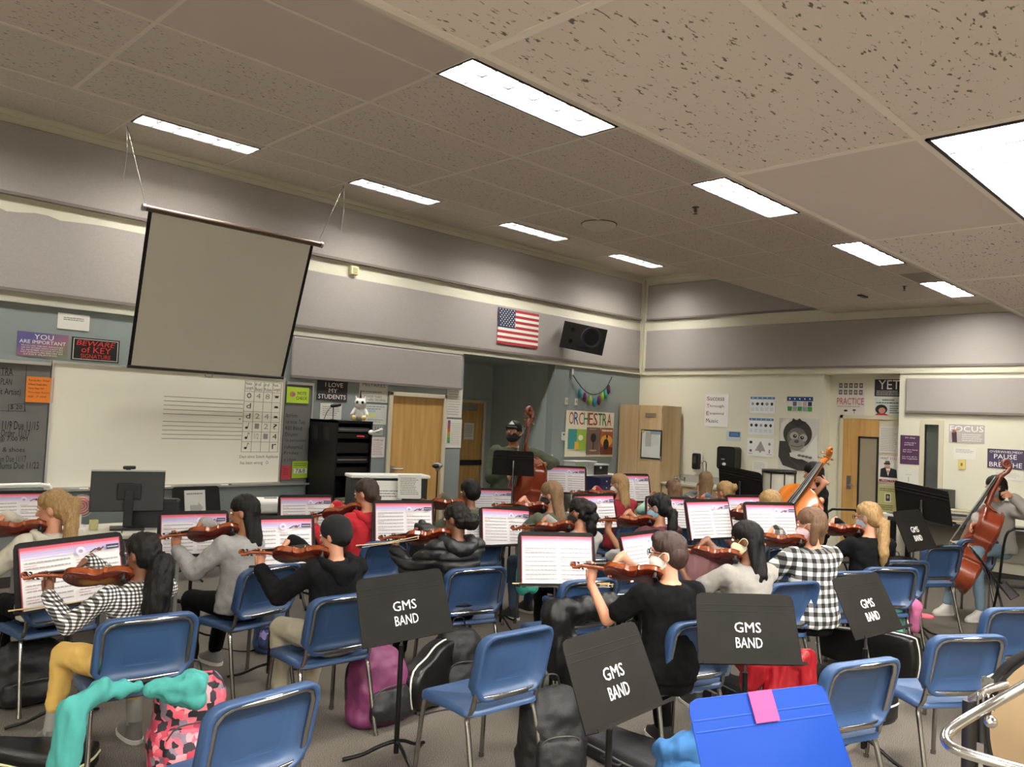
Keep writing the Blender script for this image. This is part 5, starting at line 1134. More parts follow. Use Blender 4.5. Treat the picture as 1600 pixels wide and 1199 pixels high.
stand(958, 1053, 3.15, 55, 25, 'grey GMS BAND music stand turned sideways beside the black t-shirt player', gm, text=('GMS', 'BAND'), group=G_)
stand(1168, 983, 3.95, 22, 20, 'grey GMS BAND music stand before the grey t-shirt player', gm, text=('GMS', 'BAND'), group=G_)
stand(1355, 945, 4.5, 62, 28, 'narrow looking GMS BAND music stand over the black cases', gm, text=('GMS', 'BAND'), group=G_)
bl_m = mat('blue_enamel', '12337c', .5, 0, spec=.12)
bs = stand(1212, 1180, 2.25, 42, 28, 'glossy blue music stand with pink tape in the foreground', bl_m)
M_ = Matrix.Translation((0, 0, at(1212, 1180, 2.25).z)) @ Matrix.Rotation(-R(28), 4, 'X')
g = MB(); g.T = M_; g.box((.0, -.0075, .128), (.085, .002, .085)); g.build('pink_tape', flat('b82e64', .7), bs)
for t in list(COL.objects):
    if '_m' in t: del t['_m']
# bows lying on the stands
def on_desk(m_, x, z, y=-.03): return m_ @ V((x, y, z))
bow(on_desk(m1, -.33, -.155, -.05), on_desk(m1, .28, -.16, -.05), 'bow lying on the stand nearest at left'); bow(on_desk(m2, -.30, -.155, -.05), on_desk(m2, .33, -.15, -.05), 'bow lying on the central stand lip'); bow(on_desk(m2, -.26, -.157, -.035), on_desk(m2, .36, -.156, -.035), 'second bow on the central stand, behind the first')
bow(at(556, 853, 5.3), at(655, 838, 5.45), 'bow held in front by the puffer jacket player')

# ------------------------------------------------------------ bags, cases, clothes
def base(px, py): return on_z(px, py, 0)
def backpack(px, py, rel, w, d, h, m1, m2, label, lean=0, name='backpack', group=None):
    p = base(px, py); t = thing(name, label, 'bag', p, heading_of(px)+R(rel), group); Mt = Matrix.Rotation(R(lean), 4, 'X')
    g = MB(); g.T = Mt; g.loft([((0, 0, .005), w*.42, d*.40), ((0, 0, .04), w*.5, d*.48), ((0, -.0, h*.45), w*.5, d*.5), ((0, .01, h*.8), w*.46, d*.42), ((0, .015, h*.96), w*.32, d*.25), ((0, .015, h), w*.15, d*.1)], 24, .7)
    b = blob(g, 'pack', m1, t, .012, 3, .018, 9)
    g = MB(); g.T = Mt; g.loft([((0, -d*.48, .05), w*.36, d*.16), ((0, -d*.5, h*.3), w*.38, d*.18), ((0, -d*.46, h*.52), w*.34, d*.1)], 20, .7); blob(g, 'front_pocket', m2, t, .012, 3, .01, 12)
    g = MB(); g.T = Mt; g.tube(smooth_path([(-.05, .03, h*.97), (-.03, .03, h+.05), (.03, .03, h+.05), (.05, .03, h*.97)]), .009, 6, flat=.5); g.build('carry_handle', black, t)
    for s in (-1, 1):
        g = MB(); g.T = Mt; g.tube(smooth_path([(s*w*.2, d*.3, h*.9), (s*w*.27, d*.62, h*.7), (s*w*.3, d*.62, h*.4), (s*w*.36, d*.4, .06)]), .022, 8, flat=.35); g.build('shoulder_strap', black, t)
    g = MB(); g.T = Mt; g.tube(smooth_path([(-w*.34, -d*.5, h*.42), (-w*.2, -d*.58, h*.56), (w*.2, -d*.58, h*.56), (w*.34, -d*.5, h*.42)]), .004, 5); g.build('zipper', flat('3a3836', .4), t)
    return t
nyl = mat('black_nylon', '0c0c0d', .65, bump=.25, bscale=60); nyl2 = mat('dark_nylon', '111012', .6, bump=.2, bscale=60); purp = mat('plum_nylon', '6a2a52', .6, bump=.2, bscale=60)
tri = voro('pink_triangle_print', ['d8586a', '2a2630', 'e89098', '7a6a78', 'b03a50', '15131a', 'd06a78'], 26)
backpack(38, 1092, 15, .46, .3, .34, nyl, nyl2, 'black mesh backpack lying on the floor at far left', 10)
backpack(292, 1200, 10, .37, .24, .46, tri, tri, 'pink and black triangle print backpack under the gingham player')
backpack(424, 1018, 0, .26, .2, .36, mat('blue_nylon', '33466f', .6, bump=.2, bscale=50), voro('blue_print', ['33466f', '8a7ab0', '5a8ac0', '20304f'], 20), 'blue patterned backpack behind the khaki trousers')
backpack(588, 1128, 35, .36, .26, .43, purp, nyl2, 'plum and grey backpack under the GMS stand left of centre')
backpack(714, 1082, 20, .34, .26, .42, nyl, nyl2, 'black backpack below the chair of the puffer jacket player')
backpack(858, 1212, 20, .34, .27, .44, nyl, nyl2, 'open black backpack under the empty centre chair')
backpack(1400, 893, 20, .6, .3, .2, nyl, nyl2, 'flat black bag by the leg of the paper table', 0)
def vcase(px, py, rel, label, L=.78, w=.26, h=.13, trim='c8c4bc', up=False, z=0, opened=False, tilt=0, name='instrument_case', m_=None):
    p = base(px, py); t = thing(name, label, 'instrument case', p, heading_of(px)+R(rel)); ml = m_ or mat('case_shell', '0b0a0a', .35, bump=.15, bscale=120)
    o = [(-L/2+.03, -w*.30), (-L/2, 0), (-L/2+.03, w*.30), (-L*.12, w*.40), (L*.1, w*.5), (L*.42, w*.5), (L/2-.02, w*.40), (L/2, 0), (L/2-.02, -w*.40), (L*.42, -w*.5), (L*.1, -w*.5), (-L*.12, -w*.40)]
    if up: T = Matrix.Translation((0, 0, w/2)) @ Matrix.Rotation(PI/2, 4, 'X') @ Matrix.Translation((0, 0, -h/2))
    else: T = Matrix()
    o = [(a.x, a.y) for a in smooth_path([(x, y, 0) for x, y in o+o[:1]], 3)][:-1]
    g = MB(); g.T = T; g.rings([[V((x*f, y*f, zz)) for x, y in o] for f, zz in ((.9, 0), (.98, .008), (1, .025), (1, h*.54))]); g.build('lower_shell', ml, t)
    g = MB(); g.T = T; g.rings([[V((x*f, y*f, zz)) for x, y in o] for f, zz in ((1, h*.58), (1, h-.025), (.98, h-.008), (.9, h), (.5, h+.003))]); g.build('lid', ml, t)
    g = MB(); g.T = T; g.tube([(x*1.0, y*1.0, h*.56) for x, y in o], .007, 6, closed=True); g.build('metal_rim', flat(trim, .35), t)
    g = MB(); g.T = T; g.tube(smooth_path([(-.06, -w*.5+.01, h*.5), (-.05, -w*.5-.03, h*.5), (.05, -w*.5-.03, h*.5), (.06, -w*.5+.01, h*.5)]), .008, 6); g.build('handle', black, t)
    for x in (-L*.22, L*.3):
        g = MB(); g.T = T; g.box((x, -w*.5+.01, h*.56), (.035, .02, .03)); g.build('latch', steel, t)
    return t
vcase(668, 1106, 65, 'upright black case with white rim right of the plum backpack', .55, .36, .14, 'd0ccc6', up=True)
vcase(985, 1195, -38, 'dark grey oblong case lying on the floor before the short haired player', .95, .3, .12, '55524e', m_=mat('grey_case_cloth', '2e2d30', .7, bump=.2, bscale=100))
vcase(1185, 1122, -42, 'black silver rimmed case lying under the short haired player\'s chair and red jacket', 1.0, .34, .16)
vcase(1290, 1098, -40, 'black case with silver edge left of the empty chair at right', .9, .34, .2)
vcase(1355, 1052, -22, 'shiny black case with white rim under the narrow GMS stand', .75, .34, .17, 'd8d4cc', up=True)
vcase(45, 1205, -35, 'open looking case with white edge in the bottom left corner', .6, .26, .12, 'd8d8a8')
vcase(735, 1085, -20, 'small black case beside the black backpack', .5, .22, .12, '3a3836')
# garments
def garment(px, py, D, parts, m_, label, name, cat='jacket', amp=.022, rz=0, ns=11):
    p = at(px, py, D); t = thing(name, label, cat, p, heading_of(px)+R(rz)); g = MB()
    for a, b, r0, r1 in parts: g.capsule(a, b, r0, r1)
    blob(g, 'cloth', m_, t, .011, 2, amp, ns, stretch=(1.3, 1.3, .45)); return t
garment(232, 1078, 3.62, [((-.30, .0, -.06), (-.19, .05, .02), .05, .05), ((-.31, .0, -.28), (-.30, .0, -.05), .07, .055), ((-.19, .05, .0), (-.05, .1, -.02), .045, .03), ((.02, .0, -.0), (.19, -.02, .02), .04, .065), ((.10, -.01, -.03), (.20, -.02, -.05), .05, .05)], tealc, 'teal hoodie hanging off the chair of the gingham player', 'hoodie', 'hoodie')
garment(1215, 1040, 4.6, [((-.18, 0, .0), (.10, 0, .05), .07, .06), ((-.16, 0, -.12), (-.1, 0, .0), .06, .08), ((.02, 0, -.14), (.02, 0, .02), .09, .08), ((.15, .02, -.18), (.15, 0, .06), .05, .06)], mat('red_nylon', '96121e', .4, bump=.5, bscale=14), 'bright red puffy jacket hanging under the blue chair', 'jacket')
garment(1398, 950, 6.3, [((-.16, 0, .06), (.0, 0, .07), .055, .05), ((.0, 0, .06), (.14, -.05, .05), .05, .06), ((.14, -.05, .02), (.14, -.05, -.12), .05, .045)], cloth('pink_plum', 'a5577c', var=.35, vscale=9), 'pink and plum jacket over the seat of a blue chair', 'jacket')
garment(1402, 973, 6.25, [((0, 0, -.06), (0, 0, .07), .055, .05)], cloth('sea_green', '6fae9c'), 'sea green pouch hanging below the pink jacket', 'pouch', 'bag', .01)
garment(892, 990, 4.95, [((-.1, 0, .12), (.25, .1, .16), .09, .08), ((-.06, 0, -.2), (-.08, 0, .1), .09, .1), ((.05, 0, -.32), (.0, 0, -.1), .1, .1)], puffer, 'black coat heaped behind the empty centre chair', 'coat')
garment(985, 880, 5.7, [((-.14, 0, .04), (.14, 0, .06), .05, .05), ((-.1, 0, -.02), (.0, 0, .02), .04, .05)], grey_h, 'grey sweater over a blue chair beyond the short haired player\'s violin', 'sweater', 'sweater')
garment(1090, 925, 5.1, [((0, 0, .18), (.14, .05, .16), .09, .07), ((-.02, 0, -.16), (0, 0, .14), .09, .10), ((-.05, 0, -.22), (-.03, 0, -.1), .06, .07)], mauve, 'mauve coat hanging between the short haired player and grey t-shirt player', 'coat')
garment(1078, 1170, 3.55, [((-.10, 0, -.02), (.06, 0, .04), .06, .05), ((-.08, 0, -.12), (.02, 0, -.12), .07, .07), ((.02, 0, .1), (.03, 0, -.02), .03, .04)], cloth('bright_denim', '2c5c8c'), 'crumpled bright blue garment left of the blue stand', 'garment', 'garment')
garment(826, 885, 5.9, [((-.04, 0, -.16), (-.03, 0, .13), .05, .05), ((.04, 0, -.16), (.03, 0, .13), .04, .04)], cloth('aqua', '3fa894'), 'aqua green bag hanging left of the central stand', 'bag', 'bag', .012)
p = base(1445, 964); t = thing('flying_disc', 'small coral pink disc on the carpet at right', 'disc', p); MB().lathe([(.001, .02), (.07, .02), (.085, .012), (.088, 0), (.08, 0), (.078, .01)], n=24).build('disc', flat('e86a78'), t)
# ------------------------------------------------------------ bass drum at the right edge
c = at(1733, 1190, 2.02); v_, l_ = dirs(1700); t = thing('bass_drum', 'big drum with cream head and black hoop at bottom right corner', 'drum', c)
ax = (-v_+l_*.25).normalized(); zz = Matrix.Identity(3); M_ = frame_matrix((0, 0, 0), V((0, 0, 1)).cross(ax), ax)
def ld(nm, prof, m_, n=56): g = MB(); g.T = M_; g.lathe(prof, n=n); return g.build(nm, m_, t)
ld('shell', [(.285, -.36), (.285, .0)], mat('drum_black', '141211', .25)); ld('head', [(.001, .012), (.26, .012), (.282, .004)], mat('calf_head', '927a5a', .6)); ld('hoop', [(.283, -.03), (.30, -.03), (.302, .018), (.285, .022), (.28, .008)], black); ld('hoop', [(.283, -.37), (.30, -.37), (.302, -.33), (.285, -.33)], black)
for k in range(10):
    a = 2*PI*k/10+.2; g = MB(); g.T = M_; r_ = .312; g.tube([(r_*math.cos(a), r_*math.sin(a), .03), (r_*math.cos(a), r_*math.sin(a), -.10)], .005, 6); g.box((.298*math.cos(a), .298*math.sin(a), .024), (.03, .03, .012)); g.build('tension_rod', chrome, t)
st_ = thing('drum_stand', 'chrome tube frame stand with black post around the bass drum', 'drum stand', (c.x, c.y, 0)); o_ = V((c.x, c.y, 0))
post = at(1517, 1095, 2.25)
MB().tube([post-o_, V((post.x, post.y, .02))-o_], .022, 12).build('post', flat('151414', .4), st_)
lp = [at(1640, 1050, 2.0), at(1555, 1098, 2.02), at(1500, 1130, 2.0), at(1478, 1150, 1.98), at(1490, 1170, 1.94), at(1550, 1190, 1.88), at(1640, 1215, 1.82)]
MB().tube(smooth_path([p-o_ for p in lp], 5), .013, 12).build('ring_tube', chrome, st_)
MB().tube([post-o_+V((0, 0, .0)), at(1548, 1076, 2.2)-o_, at(1600, 1062, 2.2)-o_], .012, 10).build('arm', chrome, st_)
g = MB(); a = at(1528, 1094, 2.12)-o_
for k in range(4): q_ = a+l_*(-.012*k); g.tube([q_+V((0, .02*math.cos(x*PI/6)*l_.x+v_.y*.02*math.cos(x*PI/6), .02*math.sin(x*PI/6))) for x in range(12)], .003, 5, closed=True)
g.build('spring', chrome, st_)
MB().ell(at(1548, 1128, 2.0)-o_, (.016,)*3).build('wing_nut', chrome, st_)
MB().tube([(0, .0, .012), ((V((post.x, post.y, 0))-o_))+V((0, 0, .012))], .018, 8).build('foot_bar', blackm, st_)
# ------------------------------------------------------------ furniture along the walls
lam = mat('grey_laminate', '7d7d79', .5); lamtop = mat('speckled_laminate_top', 'b8b2a4', .4)
a, b = on_z(60, 846, .74), on_z(264, 824, .74); t = thing('computer_desk', 'grey desk with computer before the whiteboard', 'desk', ((a.x+b.x)/2, a.y+.35, 0)); W_ = b.x-a.x
MB().box((0, 0, .725), (W_, .72, .03)).build('desk_top', lamtop, t, bevel=.006); MB().box((0, -.25, .36), (W_-.06, .02, .66)).build('front_panel', lam, t)
for s in (-1, 1): MB().box((s*(W_/2-.02), 0, .355), (.03, .68, .71)).build('side_panel', lam, t)
def dk_(px, py, z=.74): return on_z(px, py, z)
p = dk_(196, 826); t = thing('monitor', 'black monitor seen from behind with webcam on top', 'monitor', p, R(-18)); 
MB().box((0, 0, .31), (.56, .03, .34), Matrix.Rotation(R(-6), 3, 'X')).build('screen_panel', black, t, bevel=.008); MB().box((.01, -.03, .31), (.18, .03, .14)).build('rear_cover', black, t, bevel=.01)
MB().box((.01, -.05, .17), (.07, .03, .30)).build('stand_neck', black, t, bevel=.006); MB().box((.01, -.04, .008), (.26, .2, .016)).build('stand_base', black, t, bevel=.006); MB().box((0, -.024, .48), (.56, .012, .012)).build('top_edge', flat('b8b6b0'), t)
w2 = thing('webcam', 'small black webcam clipped on top of the monitor', 'webcam', p+V((0, 0, .49))); MB().box((0, 0, .015), (.10, .03, .03)).build('camera_bar', black, w2, bevel=.01); MB().box((0, .02, -.02), (.03, .02, .06)).build('clip', black, w2)
w2 = thing('spray_bottle', 'white and blue bottle standing on the tray behind the monitor', 'bottle', V((wa(199, 757).x, WA-.08, Z0-.02))); MB().lathe([(.035, 0), (.035, .12), (.015, .15), (.015, .17)], n=14).build('bottle_body', flat('24406a'), w2); MB().lathe([(.018, .17), (.018, .21), (.004, .215)], n=12).build('cap', wp, w2)
p = dk_(125, 823); t = thing('desk_fan', 'small white and pink desk fan left of the monitor', 'fan', p, R(-20)); MB().lathe([(.05, 0), (.05, .012), (.008, .02), (.008, .10)], n=14).build('base', wp, t)
g = MB()
for k in range(5): rr = .012+.02*k; g.tube([(rr*math.cos(x*PI/10), 0, .17+rr*math.sin(x*PI/10)) for x in range(20)], .002, 5, closed=True)
g.build('grille', wp, t); g = MB(); g.T = Matrix.Translation((0, .01, .17)) @ Matrix.Rotation(PI/2, 4, 'X'); g.lathe([(.001, .0), (.07, 0), (.08, -.02)], n=20); g.build('blade_disc', flat('c87a80'), t)
p = dk_(146, 828); tag(MB().box(p+V((0, 0, .04)), (.06, .04, .08)).build('small_carton', flat('b0a878'), bevel=.003), 'small tan carton on the desk left of the monitor foot', 'box')
p = dk_(209, 823); t = thing('computer_mouse', 'white mouse on the desk behind the monitor foot', 'mouse', p); MB().ell((0, 0, .02), (.03, .05, .02)).build('shell', wp, t)
tag(MB().tube(smooth_path([dk_(190, 832)+V((0, -.0, .01)), dk_(193, 842)+V((0, -.05, -.1)), dk_(198, 850)+V((0, -.08, -.25))]), .005, 6).build('cable', black), 'black cable hanging over the desk front', 'cable')
p = at(246, 812, 7.0); t = thing('office_chair', 'black office chair behind the computer desk', 'chair', (p.x, p.y, 0), R(-30))
MB().box((0, 0, .48), (.45, .45, .07)).build('seat', black, t, bevel=.03); MB().box((0, -.22, .78), (.42, .06, .42)).build('backrest', black, t, bevel=.03); MB().tube([(0, 0, .45), (0, 0, .1)], .025, 10).build('gas_column', blackm, t)
for k in range(5): a_ = 2*PI*k/5; MB().tube([(0, 0, .12), (.28*math.cos(a_), .28*math.sin(a_), .05)], .02, 6).ell((.28*math.cos(a_), .28*math.sin(a_), .028), (.03, .02, .028)).build('leg', blackm, t)
for s in (-1, 1): MB().tube([(s*.24, .0, .48), (s*.26, .0, .68), (s*.26, -.18, .70)], .018, 6).build('armrest', black, t)
p = at(22, 762, 6.9); t = thing('rolling_cart', 'white tube frame of a cart at the far left', 'cart', (p.x, p.y, 0)); z_ = 1.8-(752-612)*6.9/1250
for s in (-1, 1): MB().tube(smooth_path([(s*.28-.02, 0, .02), (s*.28, 0, z_-.1), (s*.26, 0, z_-.02), (s*.2, 0, z_)]), .02, 8).build('upright', wp, t)
MB().tube([(-.2, 0, z_), (.2, 0, z_)], .02, 8).build('top_rail', wp, t); MB().box((0, .1, z_-.16), (.5, .4, .06)).build('shelf', wp, t, bevel=.01)
# stand with paper, projector on a cart
st = stand(307, 786, 8.3, 25, 12, 'black music stand with grey arrow sign, under the whiteboard')
s = Sheet(.22, .28, 'b5b3ac'); s.lines(.1, .82, .9, .92, 1, '6a6a68', .5, .1); s.poly([(.25, .25), (.65, .25), (.65, .15), (.9, .35), (.65, .55), (.65, .45), (.25, .45)], '8e8c86'); o = s.build('arrow_sign'); a_ = desk_matrix(st); o.matrix_world = a_ @ Matrix.Translation((-.02, -.012, -.01)); tag(o, 'grey paper with an arrow standing on the black stand', 'sign')
p = at(432, 800, 7.9); t = thing('projector_cart', 'black cart below the white projector', 'cart', (p.x, p.y, 0)); z_ = p.z-.02
MB().box((0, 0, z_-.02), (.5, .45, .03)).build('top_shelf', black, t)
MB().box((0, 0, .3), (.5, .45, .03)).build('low_shelf', black, t)
for sx in (-1, 1):
    for sy in (-1, 1): MB().box((sx*.23, sy*.2, z_/2), (.03, .03, z_-.04)).build('leg', black, t)
t = thing('projector', 'white projector on the black cart before the whiteboard', 'projector', (p.x, p.y, z_-.004), R(-15)); MB().box((0, 0, .09), (.42, .34, .13)).build('body', wp, t, bevel=.035, seg=3); g = MB(); g.T = Matrix.Translation((.1, -.17, .09)) @ Matrix.Rotation(PI/2, 4, 'X'); g.lathe([(.05, -.0), (.05, .02), (.035, .015), (.001, .01)], n=18); g.build('lens', black, t); MB().box((-.06, .02, .158), (.12, .04, .006)).build('button_panel', flat('4a4a4a'), t)
# AV rack
y0 = 8.0; e = on_y(527, 657, y0); r_ = on_y(583, 657, y0); zt = e.z; t = thing('equipment_rack', 'tall black equipment rack left of the brown door', 'rack', ((e.x+r_.x)/2, y0+.3, 0)); hw = (r_.x-e.x)/2
g = MB(); g.box((-hw+.01, 0, zt/2), (.02, .6, zt)); g.box((hw-.01, 0, zt/2), (.02, .6, zt)); g.box((0, 0, zt-.015), (hw*2, .6, .03)); g.box((0, .29, zt/2), (hw*2, .02, zt)); g.box((0, 0, .04), (hw*2, .6, .08)); g.build('cabinet', blackm, t)
for (x_, z_) in ((.15, zt-.16), (-.1, zt-.16)): MB().box((-hw-.003, x_, z_), (.004, .12, .16)).build('vent_panel', flat('1e1e1f', .6), t)
for k, (dz, hh, c_) in enumerate(((.08, .05, '4a4a4a'), (.15, .06, '101012'), (.26, .12, '1a1817'), (.42, .08, '141416'), (.55, .10, '0e0e10'), (1.0, .02, '2a2a2a'), (1.2, .25, '121214'))):
    u_ = MB().box((0, -.02, zt-dz-hh/2), (hw*2-.05, .5, hh)).build('rack_unit', flat(c_, .35), t)
    if k in (0, 3): MB().box((0, -.275, zt-dz-hh/2), (hw*1.6, .006, .012)).build('display_strip', flat('8a8a88', .3), u_)
    if k == 1: MB().box((.1, -.275, zt-dz-hh/2), (.1, .006, .012)).build('led_display', mat('red_led', 'c03030', .4, emit=1.2), u_)
MB().box((0, -.02, zt-.98), (hw*2-.05, .5, .012)).build('shelf', blackm, t)
def rk(px, py): return on_y(px, py, y0-.0)
p = on_y(542, 735, y0+.15); 
for k in range(3): tag(MB().box((p.x+.02*k, y0+.15, zt-.962+.014*k), (.26, .2, .012), Matrix.Rotation(.2*k-.2, 3, 'Z')).build('paper_stack', flat('d8d4c8')), ['lowest', 'middle', 'top'][k]+' paper pile on the rack shelf', 'paper', 'papers on the rack shelf')
p = on_y(561, 730, y0+.1); t = thing('glue_bottle', 'small white bottle on the rack shelf', 'bottle', (p.x, p.y, zt-.972)); MB().lathe([(.022, 0), (.022, .07), (.008, .09), (.004, .12)], n=12).build('bottle_body', wp, t); 
p = on_y(562, 657, y0+.12); t = thing('plush_toy', 'white plush unicorn toy with dark eyes on top of the rack', 'plush toy', p, R(-40)); g = MB(); g.ell((0, 0, .08), (.07, .06, .09)); g.ell((0, -.03, .20), (.075, .065, .07)); g.ell((-.06, -.06, .03), (.03, .05, .03)); g.ell((.06, -.06, .03), (.03, .05, .03)); g.capsule((-.06, -.03, .13), (-.09, -.07, .07), .022); g.capsule((.06, -.03, .13), (.09, -.07, .07), .022); g.capsule((-.045, -.02, .25), (-.06, -.02, .29), .018, .008); g.capsule((.045, -.02, .25), (.06, -.02, .29), .018, .008); blob(g, 'plush_body', flat('d4d2cc'), t, .008, 2, .003, 40)
MB().tube([(0, -.04, .26), (.0, -.06, .36)], [.016, .003], 8).build('horn', flat('2a2826'), t)
for s in (-1, 1): MB().ell((s*.032, -.088, .215), (.016, .01, .018)).build('eye', flat('141414', .1), t)
for s in (-1, 1): MB().ell((s*.06, -.105, .025), (.03, .015, .025)).build('foot_pad', flat('c8a860'), t)
p = on_y(520, 657, y0+.2); t = thing('desk_microphone', 'small black microphone on a stand on top of the rack', 'microphone', p); MB().lathe([(.05, 0), (.05, .01), (.006, .015), (.006, .16)], n=12).build('stand', blackm, t); MB().capsule((-.02, 0, .17), (.07, -.02, .19), .022).build('microphone_head', black, t); MB().tube(smooth_path([(-.02, 0, .17), (-.08, 0, .1), (-.12, 0, .01)]), .004, 5).build('cable', black, t)
p = on_y(583, 676, y0-.05); t = thing('pull_knob', 'white knob arm sticking out at the rack side', 'knob', p); MB().ell((-.03, 0, 0), (.035, .03, .03)).build('ball', wp, t); MB().tube([(0, 0, 0), (.09, -.02, .03)], .012, 8).ell((.1, -.02, .035), (.025, .02, .02)).build('arm', wp, t)
# piano with sheets
p = at(610, 752, 8.3); t = thing('digital_piano', 'black upright piano with white lid left of the brown door', 'piano', (p.x, p.y, 0), R(-20)); z_ = at(610, 742, 8.3).z
MB().box((0, .1, z_-.02), (.85, .28, .035)).build('lid', wp, t, bevel=.01); MB().box((0, .12, z_/2-.02), (.82, .22, z_-.05)).build('case', black, t); MB().box((0, -.12, .70), (.82, .28, .05)).build('key_bed', black, t); MB().box((0, -.15, .73), (.76, .14, .012)).build('keys', wp, t)
for k, (px, py, w_, h_, lb) in enumerate(((608, 767, .26, .2, 'white sheet with note text standing on the piano'), (640, 761, .24, .24, 'grey printed sheet leaning at the right of the piano'))):
    s = Sheet(w_, h_, 'e0ded6' if k == 0 else 'c9c7c0'); s.lines(.1, .15, .9, .55 if k == 0 else .9, 3 if k == 0 else 10, '6a6866', .35); q = at(px, py, 8.15); tag(s.build('music_sheet', loc=q, rot=(R(-10), 0, heading_of(px)+R(10))), lb, 'paper', 'sheets on the piano')
# task lamp stand, round stool
p = at(684, 728, 8.4); t = thing('microphone_stand', 'thin metal stand with a round silver head before the door frame', 'microphone stand', (p.x, p.y, 0)); z_ = p.z
MB().tube([(0, 0, .02), (0, 0, z_-.03)], .008, 8).build('pole', blackm, t); MB().lathe([(.14, 0), (.13, .015), (.02, .03)], n=20).build('base', blackm, t); MB().lathe([(.001, .03), (.04, .025), (.055, 0), (.03, -.03), (.02, -.05), (.001, -.05)], (0, 0, z_), 16).build('head', steel, t); MB().ell((-.04, -.02, z_-.0), (.05, .03, .025)).build('clip', blackm, t)
p = at(712, 784, 7.8); t = thing('round_stool', 'round wooden topped stool before the alcove corner', 'stool', (p.x, p.y, 0)); z_ = p.z
MB().lathe([(.001, z_+.0), (.17, z_), (.18, z_-.015), (.17, z_-.035), (.001, z_-.035)], n=28).build('seat', maple, t)
for k in range(4): a_ = PI/4+PI/2*k; MB().tube([(.10*math.cos(a_), .10*math.sin(a_), z_-.03), (.2*math.cos(a_), .2*math.sin(a_), 0)], .015, 8).build('leg', maple, t)
# wooden cabinet in the far corner
fxx = 11.3; yl = 8.62; yr = on_x(1037, 634, fxx).y; zt = on_x(1037, 634, fxx).z; t = thing('wooden_cabinet', 'tall maple cabinet in the far corner with a framed list on it', 'cabinet', ((fxx+WB)/2, (yl+yr)/2, 0)); o_ = t.location
MB().b2((fxx-o_.x, yr-o_.y, .0), (WB-.06-o_.x, yl-o_.y, zt)).build('body', maple, t)
yd = on_x(1000, 640, fxx).y
for a_, b_ in ((yr+.01, yd-.005), (yd+.005, yl-.01)):
    dd = MB().b2((fxx-.02-o_.x, a_-o_.y, .1), (fxx-o_.x, b_-o_.y, zt-.01)).build('door', maple, t, bevel=.003)
p = on_x(1018, 649, fxx); MB().box((fxx-.024-o_.x, p.y-o_.y, p.z), (.008, .22, .07)).build('vent', flat('8a7a64'), t, bevel=.003)
for z_ in (.5, 1.2, 2.0): MB().tube([(fxx-.03-o_.x, yr+.005-o_.y, z_), (fxx-.03-o_.x, yr+.005-o_.y, z_+.08)], .01, 6).build('hinge', steel, t)
def PX(x0, y0_, x1_, y1_, X, col, label, cat, name, **k): p, q = on_x(x0, y0_, X), on_x(x1_, y1_, X); s = Sheet(abs(p.y-q.y), p.z-q.z, col); s.meta = (name, (p+q)/2, -PI/2, label, cat, None, 0); return s
s = PX(1002, 671, 1033, 719, fxx-.03, '1d1b1a', 'black framed white list hanging on the wooden cabinet', 'notice', 'framed_list'); s.rect(.05, .05, .93, .95, 'd5d6d4').rect(.22, .42, .5, .92, 'b0b0a8').lines(.3, .45, .9, .9, 9, 'a8a8a6', .2, .3).disc(.1, .93, .08, .05, 'b8b070', 10).rect(.45, .85, .95, .95, '8a9aa8'); put(s)
# counters
def counter(x0, x1, y0_, y1_, z, label, sink=None, nd=3, top='b5b0a2'):
    t = thing('counter', label, 'counter', ((x0+x1)/2, (y0_+y1_)/2, 0)); a_, b_ = (x1-x0)/2, (y1_-y0_)/2
    MB().b2((-a_+.03, -b_, 0), (a_, b_, z-.04)).build('base_cabinet', maple, t); MB().b2((-a_-.01, -b_, z-.04), (a_, b_, z)).build('worktop', flat(top, .4), t, bevel=.006); MB().b2((a_-.02, -b_, z), (a_, b_, z+.12)).build('backsplash', flat('a9a79f', .5), t)
    for k in range(nd):
        w_ = 2*b_/nd; d_ = MB().b2((-a_+.01, -b_+w_*k+.01, .1), (-a_+.03, -b_+w_*(k+1)-.01, z-.08)).build('door', maple, t, bevel=.003); MB().tube([(-a_-.01, -b_+w_*k+.06, z-.2), (-a_-.01, -b_+w_*k+.06, z-.12)], .006, 6).build('door_handle', steel, d_)
    if sink is not None:
        MB().lathe([(.22, z+.012), (.24, z+.008), (.25, z+.001)], (0, sink, 0), 24).build('sink_rim', steel, t); MB().lathe([(.2, z+.004), (.001, z+.003)], (0, sink, 0), 24).build('sink_bowl', flat('6a6a68', .3), t)
    return t
cy = on_x(1060, 745, 11.6).y
t = counter(11.28, WB-.04, 5.75, yr-.02, .86, 'sink counter with beige worktop along far wall', nd=3)
p = on_x(1103, 742, 11.7); t = thing('faucet', 'tall chrome gooseneck faucet right of the soap dispenser', 'faucet', (11.7, p.y, .86)); z_ = on_x(1103, 722, 11.7).z-.86
MB().tube(smooth_path([(0, 0, 0), (0, 0, z_*.8), (-.02, 0, z_), (-.08, .03, z_), (-.11, .04, z_*.8)]), .011, 8).build('spout', chrome, t); MB().lathe([(.03, 0), (.03, .01), (.012, .03)], n=14).build('base', chrome, t)
p = on_x(1062, 745, 11.6); t = thing('faucet', 'low chrome faucet handles at left end of the sink counter', 'faucet', (11.6, p.y, .86)); MB().tube([(0, -.1, .04), (0, .1, .04)], .012, 8).tube([(0, .1, 0), (0, .1, .09)], .014, 8).tube([(0, -.1, 0), (0, -.1, .09)], .014, 8).build('tap_body', chrome, t)
MB().tube(smooth_path([(0, 0, .04), (-.06, 0, .1), (-.14, 0, .08)]), .01, 8).build('spout', chrome, t)
